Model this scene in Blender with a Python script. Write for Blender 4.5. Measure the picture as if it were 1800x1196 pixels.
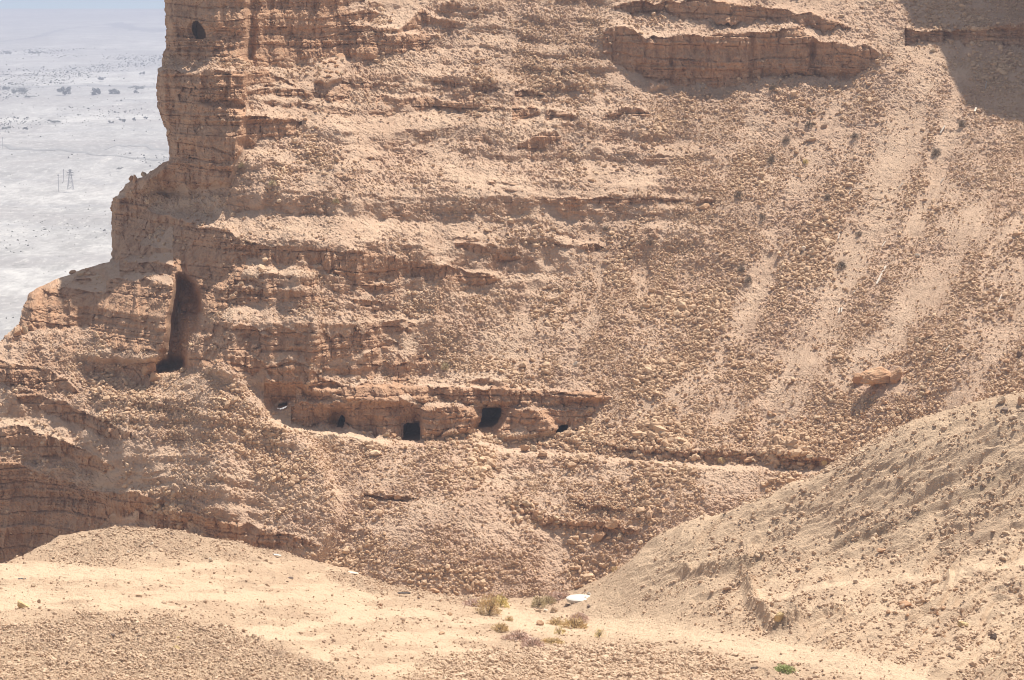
import bpy, math, random
import numpy as np
from mathutils import Vector, Matrix
sc = bpy.context.scene
for o in list(bpy.data.objects): bpy.data.objects.remove(o)
C = sc.collection
random.seed(7)
# ------------------------------------------------------------------ camera
K = 4630.0                    # focal length in photo pixels (1800 wide)
PW, PH = 1800.0, 1196.0
PITCH = math.atan(658.0 / K)
cam = bpy.data.objects.new('camera', bpy.data.cameras.new('camera'))
C.objects.link(cam); sc.camera = cam
cam.data.sensor_width = 36.0; cam.data.lens = K * 36.0 / PW
cam.data.clip_start = 1.0; cam.data.clip_end = 120000.0
cam.location = (0, 0, 0); cam.rotation_euler = (math.pi / 2 - PITCH, 0, 0)
# ------------------------------------------------------------------ sky, sun, exposure
SUN = Vector((0.30, 0.41, 1.0)).normalized()
w = bpy.data.worlds.new('World'); sc.world = w; w.use_nodes = True
nt = w.node_tree
bg = nt.nodes['Background']
sky = nt.nodes.new('ShaderNodeTexSky'); sky.sky_type = 'NISHITA'; sky.sun_disc = False
sky.sun_elevation = math.asin(SUN.z); sky.sun_rotation = math.atan2(SUN.x, SUN.y)
sky.dust_density = 2.5; sky.air_density = 1.0
hs = nt.nodes.new('ShaderNodeHueSaturation'); hs.inputs['Saturation'].default_value = 0.55   # dusty whitish desert sky
nt.links.new(sky.outputs[0], hs.inputs['Color']); nt.links.new(hs.outputs[0], bg.inputs[0]); bg.inputs[1].default_value = 0.078
sl = bpy.data.lights.new('sun', 'SUN'); sl.energy = 5.0; sl.angle = math.radians(0.55); sl.color = (1.0, 0.93, 0.83)
so = bpy.data.objects.new('sun', sl); C.objects.link(so)
so.rotation_euler = SUN.to_track_quat('Z', 'Y').to_euler()
sc.view_settings.view_transform = 'Standard'; sc.view_settings.look = 'None'
sc.view_settings.gamma = 1.0; sc.view_settings.exposure = 0.47
try: sc.view_settings.use_curve_mapping = False
except Exception: pass
sc.cycles.filter_width = 1.05
sc.render.resolution_x = 1024; sc.render.resolution_y = 680

# ------------------------------------------------------------------ maths helpers
f32 = np.float32
rng = np.random.default_rng(11)
LAT = rng.random((64, 64, 64)).astype(f32)
def vnoise3(x, y, z):
    xi = np.floor(x); yi = np.floor(y); zi = np.floor(z)
    fx = (x - xi).astype(f32); fy = (y - yi).astype(f32); fz = (z - zi).astype(f32)
    fx = fx * fx * (3 - 2 * fx); fy = fy * fy * (3 - 2 * fy); fz = fz * fz * (3 - 2 * fz)
    a = xi.astype(np.int32) & 63; b = yi.astype(np.int32) & 63; c = zi.astype(np.int32) & 63
    a1 = (a + 1) & 63; b1 = (b + 1) & 63; c1 = (c + 1) & 63
    v00 = LAT[a, b, c] * (1 - fx) + LAT[a1, b, c] * fx
    v10 = LAT[a, b1, c] * (1 - fx) + LAT[a1, b1, c] * fx
    v01 = LAT[a, b, c1] * (1 - fx) + LAT[a1, b, c1] * fx
    v11 = LAT[a, b1, c1] * (1 - fx) + LAT[a1, b1, c1] * fx
    v0 = v00 * (1 - fy) + v10 * fy; v1 = v01 * (1 - fy) + v11 * fy
    return (v0 * (1 - fz) + v1 * fz) * 2 - 1
def fbm3(x, y, z, o=4, g=0.5):
    s = 0; a = 1.0; t = 0
    for i in range(o):
        s = s + a * vnoise3(x + i * 17.3, y + i * 5.1, z + i * 9.7); t += a; a *= g
        x = x * 2.03; y = y * 2.03; z = z * 2.03
    return s / t
def vn2(x, y, k=0):
    xi = np.floor(x); yi = np.floor(y)
    fx = (x - xi).astype(f32); fy = (y - yi).astype(f32)
    fx = fx * fx * (3 - 2 * fx); fy = fy * fy * (3 - 2 * fy)
    a = xi.astype(np.int32) & 63; b = yi.astype(np.int32) & 63
    a1 = (a + 1) & 63; b1 = (b + 1) & 63; L = LAT[:, :, k & 63]
    return ((L[a, b] * (1 - fx) + L[a1, b] * fx) * (1 - fy) + (L[a, b1] * (1 - fx) + L[a1, b1] * fx) * fy) * 2 - 1
def fbm2(x, y, o=4, k=0, g=0.5):
    s = 0; a = 1.0; t = 0
    for i in range(o):
        s = s + a * vn2(x + i * 7.7, y + i * 3.3, k + i); t += a; a *= g; x = x * 2.03; y = y * 2.03
    return s / t
def hsh(i, j, k=0):
    return LAT[np.asarray(i).astype(np.int64) & 63, np.asarray(j).astype(np.int64) & 63, (k + (np.asarray(i).astype(np.int64) >> 6) * 7 + (np.asarray(j).astype(np.int64) >> 6) * 13) & 63]
def ss(a, b, x):
    t = np.clip((x - a) / (b - a), 0, 1); return t * t * (3 - 2 * t)
def box1(A, r, ax):
    if r < 1: return A
    A = np.moveaxis(A, ax, 0)
    P = np.concatenate([np.repeat(A[:1], r + 1, 0), A, np.repeat(A[-1:], r, 0)], 0)
    cs = np.cumsum(P.astype(np.float64), 0)
    R = (cs[2 * r + 1:] - cs[:-(2 * r + 1)]) / (2 * r + 1)
    return np.moveaxis(R, 0, ax).astype(f32)
def blur(A, r, n=3):
    r = int(max(1, round(r)))
    for _ in range(n): A = box1(box1(A, r, 0), r, 1)
    return A
def ray(u, v, D):
    """world point on the line of sight through photo pixel (u,v) at distance Y=D"""
    a = (u - PW / 2) / K; b = (v - PH / 2) / K
    cy = math.cos(PITCH) - b * math.sin(PITCH); cz = -math.sin(PITCH) - b * math.cos(PITCH)
    return a / cy * D, D + 0 * u, cz / cy * D
def topix(X, Y, Z):
    f = Y * math.cos(PITCH) - Z * math.sin(PITCH); d = -Y * math.sin(PITCH) - Z * math.cos(PITCH)
    return PW / 2 + K * X / f, PH / 2 + K * d / f
def inpoly(U, V, poly):
    ins = np.zeros(U.shape, bool); n = len(poly); j = n - 1
    for i in range(n):
        xi, yi = poly[i]; xj, yj = poly[j]
        if yi != yj:
            c = ((yi > V) != (yj > V)) & (U < (xj - xi) * (V - yi) / (yj - yi) + xi)
            ins ^= c
        j = i
    return ins
def pdist(U, V, pl):
    """distance to a polyline in photo pixels and 0-1 position along it"""
    best = np.full(U.shape, 1e9, f32)
    for (x0, y0), (x1, y1) in zip(pl[:-1], pl[1:]):
        dx, dy = x1 - x0, y1 - y0
        t = np.clip(((U - x0) * dx + (V - y0) * dy) / (dx * dx + dy * dy), 0, 1)
        best = np.minimum(best, np.hypot(U - x0 - t * dx, V - y0 - t * dy))
    return best
def grid_faces(nr, nc, keep=None):
    i = np.arange(nr * nc, dtype=np.int32).reshape(nr, nc)
    q = np.stack([i[:-1, :-1], i[1:, :-1], i[1:, 1:], i[:-1, 1:]], -1).reshape(-1, 4)
    return q if keep is None else q[keep.reshape(-1)]
def mesh_np(name, V, F, attrs=None, mat=None, n=4, smooth=False):
    me = bpy.data.meshes.new(name)
    V = np.ascontiguousarray(V, dtype=f32); F = np.ascontiguousarray(F, dtype=np.int32)
    me.vertices.add(len(V)); me.vertices.foreach_set('co', V.ravel())
    me.loops.add(F.size); me.loops.foreach_set('vertex_index', F.ravel())
    me.polygons.add(len(F)); me.polygons.foreach_set('loop_start', np.arange(0, F.size, n, dtype=np.int32))
    me.polygons.foreach_set('loop_total', np.full(len(F), n, np.int32))
    for k, a in (attrs or {}).items():
        at = me.attributes.new(k, 'FLOAT', 'POINT'); at.data.foreach_set('value', np.ascontiguousarray(a, dtype=f32).ravel())
    me.update(calc_edges=True)
    me.polygons.foreach_set('use_smooth', np.full(len(F), smooth)); me.validate()
    if mat: me.materials.append(mat)
    return me
def link(name, me, parent=None, label=None, cat=None, group=None, kind=None, loc=None):
    o = bpy.data.objects.new(name, me); C.objects.link(o)
    if parent: o.parent = parent
    if label: o['label'] = label
    if cat: o['category'] = cat
    if group: o['group'] = group
    if kind: o['kind'] = kind
    if loc is not None: o.location = loc
    return o

# ------------------------------------------------------------------ materials
def mat(name, rough=0.95):
    m = bpy.data.materials.new(name); m.use_nodes = True
    b = m.node_tree.nodes['Principled BSDF']; b.inputs['Roughness'].default_value = rough
    b.inputs['Specular IOR Level'].default_value = 0.15
    return m, m.node_tree.nodes, m.node_tree.links, b
def nz(N, L, vec, scale, detail=6, rough=0.6, dist=0.0):
    t = N.new('ShaderNodeTexNoise'); t.inputs['Scale'].default_value = scale
    t.inputs['Detail'].default_value = detail; t.inputs['Roughness'].default_value = rough
    t.inputs['Distortion'].default_value = dist
    L.new(vec, t.inputs['Vector']); return t.outputs['Fac']
def mixc(N, L, fac, a, b):
    m = N.new('ShaderNodeMix'); m.data_type = 'RGBA'
    for s, x in ((m.inputs[0], fac), (m.inputs[6], a), (m.inputs[7], b)):
        if hasattr(x, 'links'): L.new(x, s)
        elif isinstance(x, tuple): s.default_value = (*x, 1)
        else: s.default_value = x
    return m.outputs[2]
def mr(N, L, x, a, b, c=0.0, d=1.0):
    m = N.new('ShaderNodeMapRange'); L.new(x, m.inputs[0])
    for i, q in enumerate((a, b, c, d)): m.inputs[i + 1].default_value = q
    return m.outputs[0]
def mth(N, L, op, a, b=None):
    m = N.new('ShaderNodeMath'); m.operation = op
    for s, x in ((m.inputs[0], a), (m.inputs[1], b)):
        if x is None: continue
        if hasattr(x, 'links'): L.new(x, s)
        else: s.default_value = x
    return m.outputs[0]
def attr(N, name):
    a = N.new('ShaderNodeAttribute'); a.attribute_name = name; return a.outputs['Fac']
def ground_material(name, base, base2, dust, rockA, rockB, rockC):
    m, N, L, b = mat(name)
    g = N.new('ShaderNodeNewGeometry'); pos = g.outputs['Position']
    mp = N.new('ShaderNodeMapping'); mp.inputs['Scale'].default_value = (1, 1, 0.28); L.new(pos, mp.inputs[0])
    ms = N.new('ShaderNodeMapping'); ms.inputs['Scale'].default_value = (0.12, 0.12, 1.6); L.new(pos, ms.inputs[0])
    n1 = nz(N, L, pos, 0.12, 5, 0.6); n2 = nz(N, L, pos, 1.3, 6, 0.7); n3 = nz(N, L, pos, 4.5, 3, 0.7)
    col = mixc(N, L, mr(N, L, n1, 0.35, 0.65), base, base2)
    col = mixc(N, L, mth(N, L, 'MULTIPLY', mr(N, L, n3, 0.5, 0.75), 0.5), col, dust)
    dk = tuple(0.55 * c for c in base)
    col = mixc(N, L, mth(N, L, 'MULTIPLY', mr(N, L, n3, 0.42, 0.25), 0.45), col, dk)
    col = mixc(N, L, mth(N, L, 'MULTIPLY', attr(N, 'dust'), 0.9), col, dust)
    r = mixc(N, L, mr(N, L, n2, 0.35, 0.65), rockA, rockB)
    vst = nz(N, L, mp.outputs[0], 1.2, 5, 0.65)
    r = mixc(N, L, mr(N, L, vst, 0.5, 0.72), r, rockC)
    hst = nz(N, L, ms.outputs[0], 1.0, 4, 0.6)
    r = mixc(N, L, mth(N, L, 'MULTIPLY', mr(N, L, hst, 0.5, 0.7), 0.35), r, base2)
    big = nz(N, L, pos, 0.35, 4, 0.6)
    r = mixc(N, L, mth(N, L, 'MULTIPLY', mr(N, L, big, 0.5, 0.7), 0.5), r, rockC)
    col = mixc(N, L, attr(N, 'rock'), col, r)
    dark = mixc(N, L, 0.5, (0.17, 0.115, 0.085), rockC)
    col = mixc(N, L, mth(N, L, 'MULTIPLY', attr(N, 'varnish'), mr(N, L, n2, 0.35, 0.65)), col, dark)
    L.new(col, b.inputs['Base Color'])
    bp = N.new('ShaderNodeBump'); bp.inputs['Strength'].default_value = 0.9; bp.inputs['Distance'].default_value = 0.3
    L.new(n3, bp.inputs['Height']); L.new(bp.outputs[0], b.inputs['Normal'])
    return m
M_HILL = ground_material('limestone_hillside', (0.53, 0.355, 0.25), (0.61, 0.43, 0.31), (0.66, 0.49, 0.345), (0.52, 0.30, 0.18), (0.60, 0.385, 0.245), (0.34, 0.20, 0.13))
M_FORE = ground_material('marl_ground', (0.445, 0.315, 0.213), (0.515, 0.375, 0.255), (0.68, 0.51, 0.352), (0.40, 0.29, 0.20), (0.46, 0.34, 0.22), (0.30, 0.21, 0.15))
def rock_material(name, a, b_, c, space='pos'):
    m, N, L, b = mat(name)
    g = N.new('ShaderNodeNewGeometry'); pos = g.outputs['Position']
    t = attr(N, 'tint') if space == 'tint' else nz(N, L, pos, 0.8, 3)
    col = mixc(N, L, mr(N, L, t, 0.0, 0.7) if space == 'tint' else mr(N, L, t, 0.35, 0.65), a, b_)
    if space == 'tint': col = mixc(N, L, mr(N, L, t, 0.75, 1.0), col, c)
    n = nz(N, L, pos, 3.0, 5, 0.7)
    col = mixc(N, L, mth(N, L, 'MULTIPLY', mr(N, L, n, 0.5, 0.7), 0.6), col, c)
    L.new(col, b.inputs['Base Color'])
    bp = N.new('ShaderNodeBump'); bp.inputs['Strength'].default_value = 0.6; bp.inputs['Distance'].default_value = 0.1
    L.new(nz(N, L, pos, 6, 5, 0.7), bp.inputs['Height']); L.new(bp.outputs[0], b.inputs['Normal'])
    return m
M_SCREE = rock_material('scree_stone', (0.52, 0.35, 0.225), (0.66, 0.475, 0.315), (0.40, 0.255, 0.165), 'tint')
M_FSTONE = rock_material('gravel_stone', (0.54, 0.385, 0.265), (0.64, 0.475, 0.33), (0.40, 0.28, 0.19), 'tint')
M_RED = rock_material('red_boulder_stone', (0.50, 0.29, 0.17), (0.56, 0.37, 0.23), (0.40, 0.25, 0.16))
M_TAN = rock_material('tan_boulder_stone', (0.50, 0.36, 0.24), (0.58, 0.44, 0.30), (0.38, 0.27, 0.18))
M_YEL = rock_material('yellow_boulder_stone', (0.55, 0.40, 0.20), (0.62, 0.47, 0.26), (0.45, 0.32, 0.17))
M_DARK = rock_material('dark_boulder_stone', (0.20, 0.15, 0.12), (0.27, 0.20, 0.16), (0.14, 0.10, 0.08))
M_PALE = rock_material('pale_boulder_stone', (0.68, 0.58, 0.46), (0.75, 0.66, 0.54), (0.58, 0.48, 0.37))
def plain_mat(name, col, rough=0.9, var=0.15):
    m, N, L, b = mat(name, rough)
    g = N.new('ShaderNodeNewGeometry')
    n = nz(N, L, g.outputs['Position'], 3.0, 4)
    L.new(mixc(N, L, mr(N, L, n, 0.3, 0.7), tuple(c * (1 - var) for c in col), tuple(min(1, c * (1 + var)) for c in col)), b.inputs['Base Color'])
    return m

# ------------------------------------------------------------------ the hillside across the ravine
ST = 1.5
us = np.arange(-170, 2130, ST, dtype=f32); vs = np.arange(-70, 1150, ST, dtype=f32)
U, V = np.meshgrid(us, vs); NR, NC = U.shape
VH = -60.0
T = (V - VH) / K
D0 = 380.0
lnb = -(V - 760.0) / (K * 0.84)                     # even talus slope
ctl = [(300, 50, -.035), (350, 250, -.03), (700, 50, .0), (1200, 100, .0), (1700, 50, -.02), (500, 350, -.03), (900, 300, -.005), (1300, 400, -.01),
       (1600, 450, -.05), (1850, 500, -.10), (1750, 700, -.10), (1450, 760, -.05), (1150, 700, -.015), (860, 730, .0), (600, 600, -.02),
       (400, 600, -.02), (250, 560, .01), (100, 560, .025), (0, 700, .03), (100, 900, .045), (300, 800, .004), (500, 850, -.0), (800, 900, -.02),
       (1000, 1040, -.005), (700, 1040, -.01), (300, 1050, .03), (1200, 900, -.03), (200, 400, .03), (1950, 0, -.03), (-100, 300, .04), (-100, 1000, .06), (1900, 1000, -.06)]
def tps_fit(P, z, reg=1e-4):
    n = len(P); d = np.hypot(P[:, None, 0] - P[None, :, 0], P[:, None, 1] - P[None, :, 1])
    Kk = np.where(d > 0, d * d * np.log(d + 1e-9), 0) + np.eye(n) * reg
    A = np.zeros((n + 3, n + 3)); A[:n, :n] = Kk; A[:n, n] = 1; A[:n, n + 1:] = P; A[n, :n] = 1; A[n + 1:, :n] = P.T
    return np.linalg.solve(A, np.concatenate([z, np.zeros(3)]))
def tps_eval(P, w_, X, Y):
    r = w_[-3] + w_[-2] * X + w_[-1] * Y
    for (px, py), c in zip(P, w_[:-3]):
        d2 = (X - px) ** 2 + (Y - py) ** 2
        r = r + c * 0.5 * d2 * np.log(d2 + 1e-9)
    return r
cp = np.array([(a / 500.0, b / 500.0) for a, b, c in ctl]); cz = np.array([c for a, b, c in ctl])
cw = tps_fit(cp, cz, 1e-3)
# coarse evaluation, then bilinear
su = np.linspace(us[0], us[-1], 140); sv = np.linspace(vs[0], vs[-1], 90)
SU, SV = np.meshgrid(su, sv); Cz = tps_eval(cp, cw, SU / 500.0, SV / 500.0)
def bil(Cg, x0, x1, y0, y1, X, Y):
    ny, nx = Cg.shape
    fx = np.clip((X - x0) / (x1 - x0) * (nx - 1), 0, nx - 1.001); fy = np.clip((Y - y0) / (y1 - y0) * (ny - 1), 0, ny - 1.001)
    ix = fx.astype(int); iy = fy.astype(int); fx = fx - ix; fy = fy - iy
    return (Cg[iy, ix] * (1 - fx) + Cg[iy, ix + 1] * fx) * (1 - fy) + (Cg[iy + 1, ix] * (1 - fx) + Cg[iy + 1, ix + 1] * fx) * fy
LOW = bil(Cz, su[0], su[-1], sv[0], sv[-1], U, V)

WU = U + 4.5 * fbm2(U / 18, V / 18, 4, 55); WV = V + 4 * fbm2(U / 16 + 9, V / 12, 4, 57)
def region(poly, feather):
    a = (inpoly(WU, WV, poly) if feather > 2 else inpoly(U, V, poly)).astype(f32)
    return blur(a, feather / ST / 1.7, 3) if feather > 1 else a
# rock bands: nodes (u, v_top, v_bottom); strength
BANDS = [
 ([(262,-70,100),(432,-70,108),(470,-70,112),(600,10,100),(640,60,100),(700,60,100),(752,70,84)],1),
 ([(262,124,330),(300,124,330),(312,124,330),(400,122,322),(428,124,262),(434,130,150)],1),
 ([(430,128,150),(470,126,146),(520,150,156)],.9), ([(430,158,172),(520,158,170),(575,165,180),(620,170,172)],.8),
 ([(424,200,262),(470,204,250),(510,210,236),(530,215,220)],1),
 ([(600,18,36),(660,18,36),(672,25,27)],1), ([(595,42,56),(700,52,58),(740,20,50),(800,38,50),(822,44,46)],.9),
 ([(700,55,78),(760,62,72),(780,66,68)],.8), ([(430,5,7),(520,2,8),(600,-2,12),(640,0,4)],.6),
 ([(770,8,22),(800,5,24),(815,10,12)],.8),
 ([(600,140,158),(660,148,160),(700,150,153)],.7), ([(660,170,195),(740,172,194),(830,178,196),(850,186,190)],.9),
 ([(900,190,214),(930,188,214),(950,196,200)],.9), ([(960,196,210),(1000,200,216),(1014,206,208)],.8),
 ([(762,140,158),(790,142,158),(812,150,152)],.9),([(905,160,176),(930,158,178),(955,166,168)],.8),([(830,150,163),(860,150,163),(880,156,158)],.7),
 ([(910,250,270),(940,240,268),(975,232,250),(985,240,242)],.9),
 ([(1060,60,95),(1080,45,110),(1110,50,128),(1135,66,156),(1200,62,152),(1260,60,152),(1310,62,150),(1330,58,146),(1370,52,134),(1400,48,128),(1424,60,140),(1442,72,142),(1480,78,140),(1520,84,126),(1545,96,102)],1.15),
 ([(1080,8,30),(1160,4,32),(1240,2,40),(1330,8,42),(1400,20,40),(1450,30,60),(1480,40,62),(1495,50,52)],.9),
 ([(1100,-40,-12),(1300,-45,-15),(1450,-35,-10),(1520,-10,-5)],.9),
 ([(1590,52,78),(1650,50,74),(1720,48,76),(1800,46,84),(2140,30,90)],1.1),
 ([(1060,205,212),(1100,190,208),(1130,195,212),(1145,200,204)],.8),
 ([(955,344,352),(970,346,360),(1020,348,364),(1100,346,358),(1180,348,358),(1200,350,352)],.9),
 ([(1224,352,356),(1240,352,366),(1258,352,355)],.8), ([(975,428,432),(1005,430,444),(1050,432,444),(1062,436,438)],.8),
 ([(980,372,374),(1030,370,380),(1090,374,382),(1140,378,380)],.5),
 ([(800,425,432),(840,428,446),(870,440,462),(900,450,464),(915,455,457)],.8),
 ([(430,424,450),(480,430,458),(530,432,466),(560,432,476),(600,442,492),(640,448,494),(700,452,490),(760,466,494),(810,472,498),(865,484,502),(880,492,494)],1),
 ([(620,496,508),(650,498,514),(690,500,512),(700,504,506)],.9),([(620,526,530),(640,526,544),(668,530,542),(675,534,536)],.9),
 ([(430,448,450),(520,462,470),(560,470,482),(600,476,480)],.5),
 ([(186,350,455),(205,348,462),(232,352,445),(250,368,420),(300,380,400),(330,390,430),(345,388,428)],1),
 ([(205,326,340),(240,318,330),(280,300,306)],.8),
 ([(215,428,446),(260,432,452),(320,440,450)],.8),([(210,456,484),(260,460,488),(315,470,495),(330,480,500)],1),
 ([(186,492,600),(200,490,618),(240,492,616),(300,500,612),(312,500,618)],1),
 ([(305,390,520),(325,392,560),(360,400,560),(400,405,540),(420,420,505),(432,430,470)],1),
 ([(26,520,582),(50,508,580),(100,505,578),(150,510,580),(190,515,586)],1),
 ([(405,500,504),(420,506,526),(480,510,530),(545,516,528),(560,520,524)],.9),
 ([(350,575,590),(400,570,582),(440,572,596),(500,580,596),(520,586,590)],.9),
 ([(318,612,646),(340,614,642),(400,620,646),(470,636,670),(520,634,690),(545,650,700),(560,660,690)],1),
 ([(480,566,570),(540,590,640),(600,600,625),(640,590,620),(680,596,618),(700,600,604)],.75),
 ([(440,610,612),(500,604,622),(560,610,630),(600,615,617)],.7),
 ([(464,660,716),(480,668,716),(500,672,714),(520,682,706)],1),
 ([(512,712,750),(540,712,750),(600,712,755),(640,704,764),(700,700,772),(730,714,770),(760,714,766),(840,716,762),(880,716,760),(960,720,758),(1010,722,758),(1035,720,742),(1050,715,718)],1.1),
 ([(530,672,690),(560,664,700),(600,676,704),(650,676,706),(700,676,708),(780,682,710),(860,682,714),(880,672,716),(900,682,712),(980,688,718),(1040,690,718),(1065,694,706),(1075,698,700)],1.15),
 ([(640,620,660),(655,614,668),(668,620,650)],.8), ([(690,640,676),(700,618,680),(720,650,680)],.8),([(820,672,680),(860,666,680),(890,674,678)],.6),
 ([(-170,634,690),(40,640,692),(90,650,690),(140,690,694)],1),
 ([(30,692,706),(60,694,722),(100,706,738),(150,724,752),(190,742,768),(225,760,772),(240,768,770)],1),
 ([(-170,735,775),(40,752,790),(100,770,808),(150,792,822),(180,806,830),(200,818,824)],1),
 ([(-170,796,1010),(30,812,1010),(60,828,1000),(100,840,990),(140,856,970),(165,862,936),(200,866,906),(240,868,900),(285,872,896),(300,880,884)],1.1),
 ([(245,898,916),(280,902,930),(340,900,936),(400,914,952),(450,928,966),(500,936,972),(540,950,966),(560,958,962)],1),
 ([(640,868,872),(670,872,880),(715,872,882),(730,876,878)],.7),
 ([(885,880,884),(920,890,902),(960,908,926),(1010,914,928),(1060,918,934),(1100,926,940),(1120,934,938)],.9),
 ([(1000,880,884),(1030,886,900),(1080,892,904),(1100,896,898)],.6),
 ([(990,776,784),(1080,784,794),(1160,792,804),(1220,796,812),(1300,792,816),(1380,798,818),(1450,806,820),(1500,812,816)],1),
 ([(150,640,652),(200,652,660),(235,640,668),(260,640,680),(275,655,665)],.8),
 ([(210,700,706),(280,712,724),(330,718,730),(350,724,727)],.4), ([(-170,598,604),(40,592,600),(60,600,606)],.7),
]
tan = 0.64 + 0.09 * fbm2(U / 160, V / 160, 3, 3)
# strata zones: fine ledges following the bedding
strata = np.maximum(region([(300,330),(430,300),(560,150),(760,120),(900,180),(1000,240),(1260,330),(1260,460),(1000,470),(880,520),(760,520),(790,690),(620,700),(450,690),(320,640),(330,560),(420,450),(300,400)], 50) * 0.8,
                    region([(-20,560),(190,560),(330,650),(520,760),(480,900),(560,1000),(-20,1010)], 40) * 0.75)
strata = np.maximum(strata, region([(560,-60),(1070,-60),(1080,150),(1260,260),(1260,340),(1000,300),(560,300)], 40) * 0.8)
strata = np.maximum(strata, region([(410,440),(560,470),(640,520),(760,560),(780,690),(620,700),(470,650),(320,630),(340,560)], 22) * 1.0)
strata = np.maximum(strata, region([(262,100),(440,90),(600,110),(560,190),(520,260),(430,340),(300,360),(190,480),(180,600),(0,620),(0,560),(180,330)], 20))
Vw = V + 24 * fbm2(U / 170, V / 300, 4, 9) + 5 * fbm2(U / 28, V / 50, 3, 12) - 0.035 * (U - 500) * (U > 430) - 0.0 * U
hard = 0.55 * vn2(Vw / 15.0, U / 600, 21) + 0.45 * vn2(Vw / 6.0, U / 300, 25)
brk = 0.5 + 0.5 * fbm2(U / 30, V / 22, 4, 31, .6)
riser = ss(0.05, 0.22, hard + 0.9 * (brk - 0.5)) * strata
tread = ss(0.0, 0.35, -hard) * strata * ss(.3, .65, 0.5 + 0.5 * fbm2(U / 60, V / 20, 3, 37))
tan = tan * (1 - 0.55 * tread) + 3.2 * riser * ss(0.35, 0.62, brk + 0.1 * strata)
rock = 0.8 * riser * ss(0.42, 0.62, brk)
cn1 = fbm2(us / 34, us * 0, 4, 40); 
for bi, (nodes, st) in enumerate(BANDS):
    nn = np.array(nodes, float)
    vt = np.interp(us, nn[:, 0], nn[:, 1]).astype(f32); vb = np.interp(us, nn[:, 0], nn[:, 2]).astype(f32)
    th = vb - vt
    vt = vt + fbm2(us / 23, us * 0 + bi * 3.1, 4, 41) * np.minimum(9, 0.45 * th); cone = np.abs(fbm2(us / 42, us * 0 + bi * 5.7, 3, 47)); vb = vb + np.minimum(14, 0.55 * th) * (0.3 - 2.2 * cone) + fbm2(us / 14, us * 0 + bi, 3, 43) * np.minimum(5, .2 * th)
    inn = ((us >= nn[0, 0]) & (us <= nn[-1, 0]))
    a = np.where(inn, ss(-1.2, 1.2, V - vt[None]) * ss(-1.6, 1.6, vb[None] - V), 0).astype(f32)
    led = np.where(inn, ss(-0.45 * np.minimum(th, 40) - 1, -0.5, V - vt[None]) * (V < vt[None] + 1), 0).astype(f32)
    tan = tan * (1 - a) + a * (16.0 * st); tan = tan * (1 - 0.7 * led * (1 - a) * (tan < 3))
    rock = np.maximum(rock, a * min(1, st + .1)); 
for pl, wd_ in [([(880,792),(1000,800),(1100,808),(1220,820),(1330,826),(1460,830)], 6), ([(470,745),(600,762),(700,782),(860,776)], 7)]:
    fl = 1 - ss(wd_ * .5, wd_, pdist(WU, WV, pl)); tan = tan * (1 - fl * .9); BENCH = fl if wd_ == 6 else BENCH
g = 1.0 / (K * (tan + T))
g0 = 1.0 / (K * (0.64 + T))
def relax(src, lam, mu):
    """relief whose fall along v follows src while staying coherent along u (screened Poisson, mirrored edges)"""
    ny, nx = src.shape
    E = np.concatenate([src, -src[::-1]], 0); E = np.concatenate([E, E[:, ::-1]], 1)
    F = np.fft.rfft2(E); ky = 2 * np.pi * np.fft.fftfreq(2 * ny)[:, None]; kx = 2 * np.pi * np.fft.rfftfreq(2 * nx)[None]
    H = (1j * np.sin(ky)) * -1 / ((2 - 2 * np.cos(ky)) + lam * (2 - 2 * np.cos(kx)) + mu)
    return np.fft.irfft2(F * H, s=E.shape)[:ny, :nx].astype(f32)
dev = relax(-(g - g0) * ST, 0.45, (ST / 210.0) ** 2)
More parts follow.
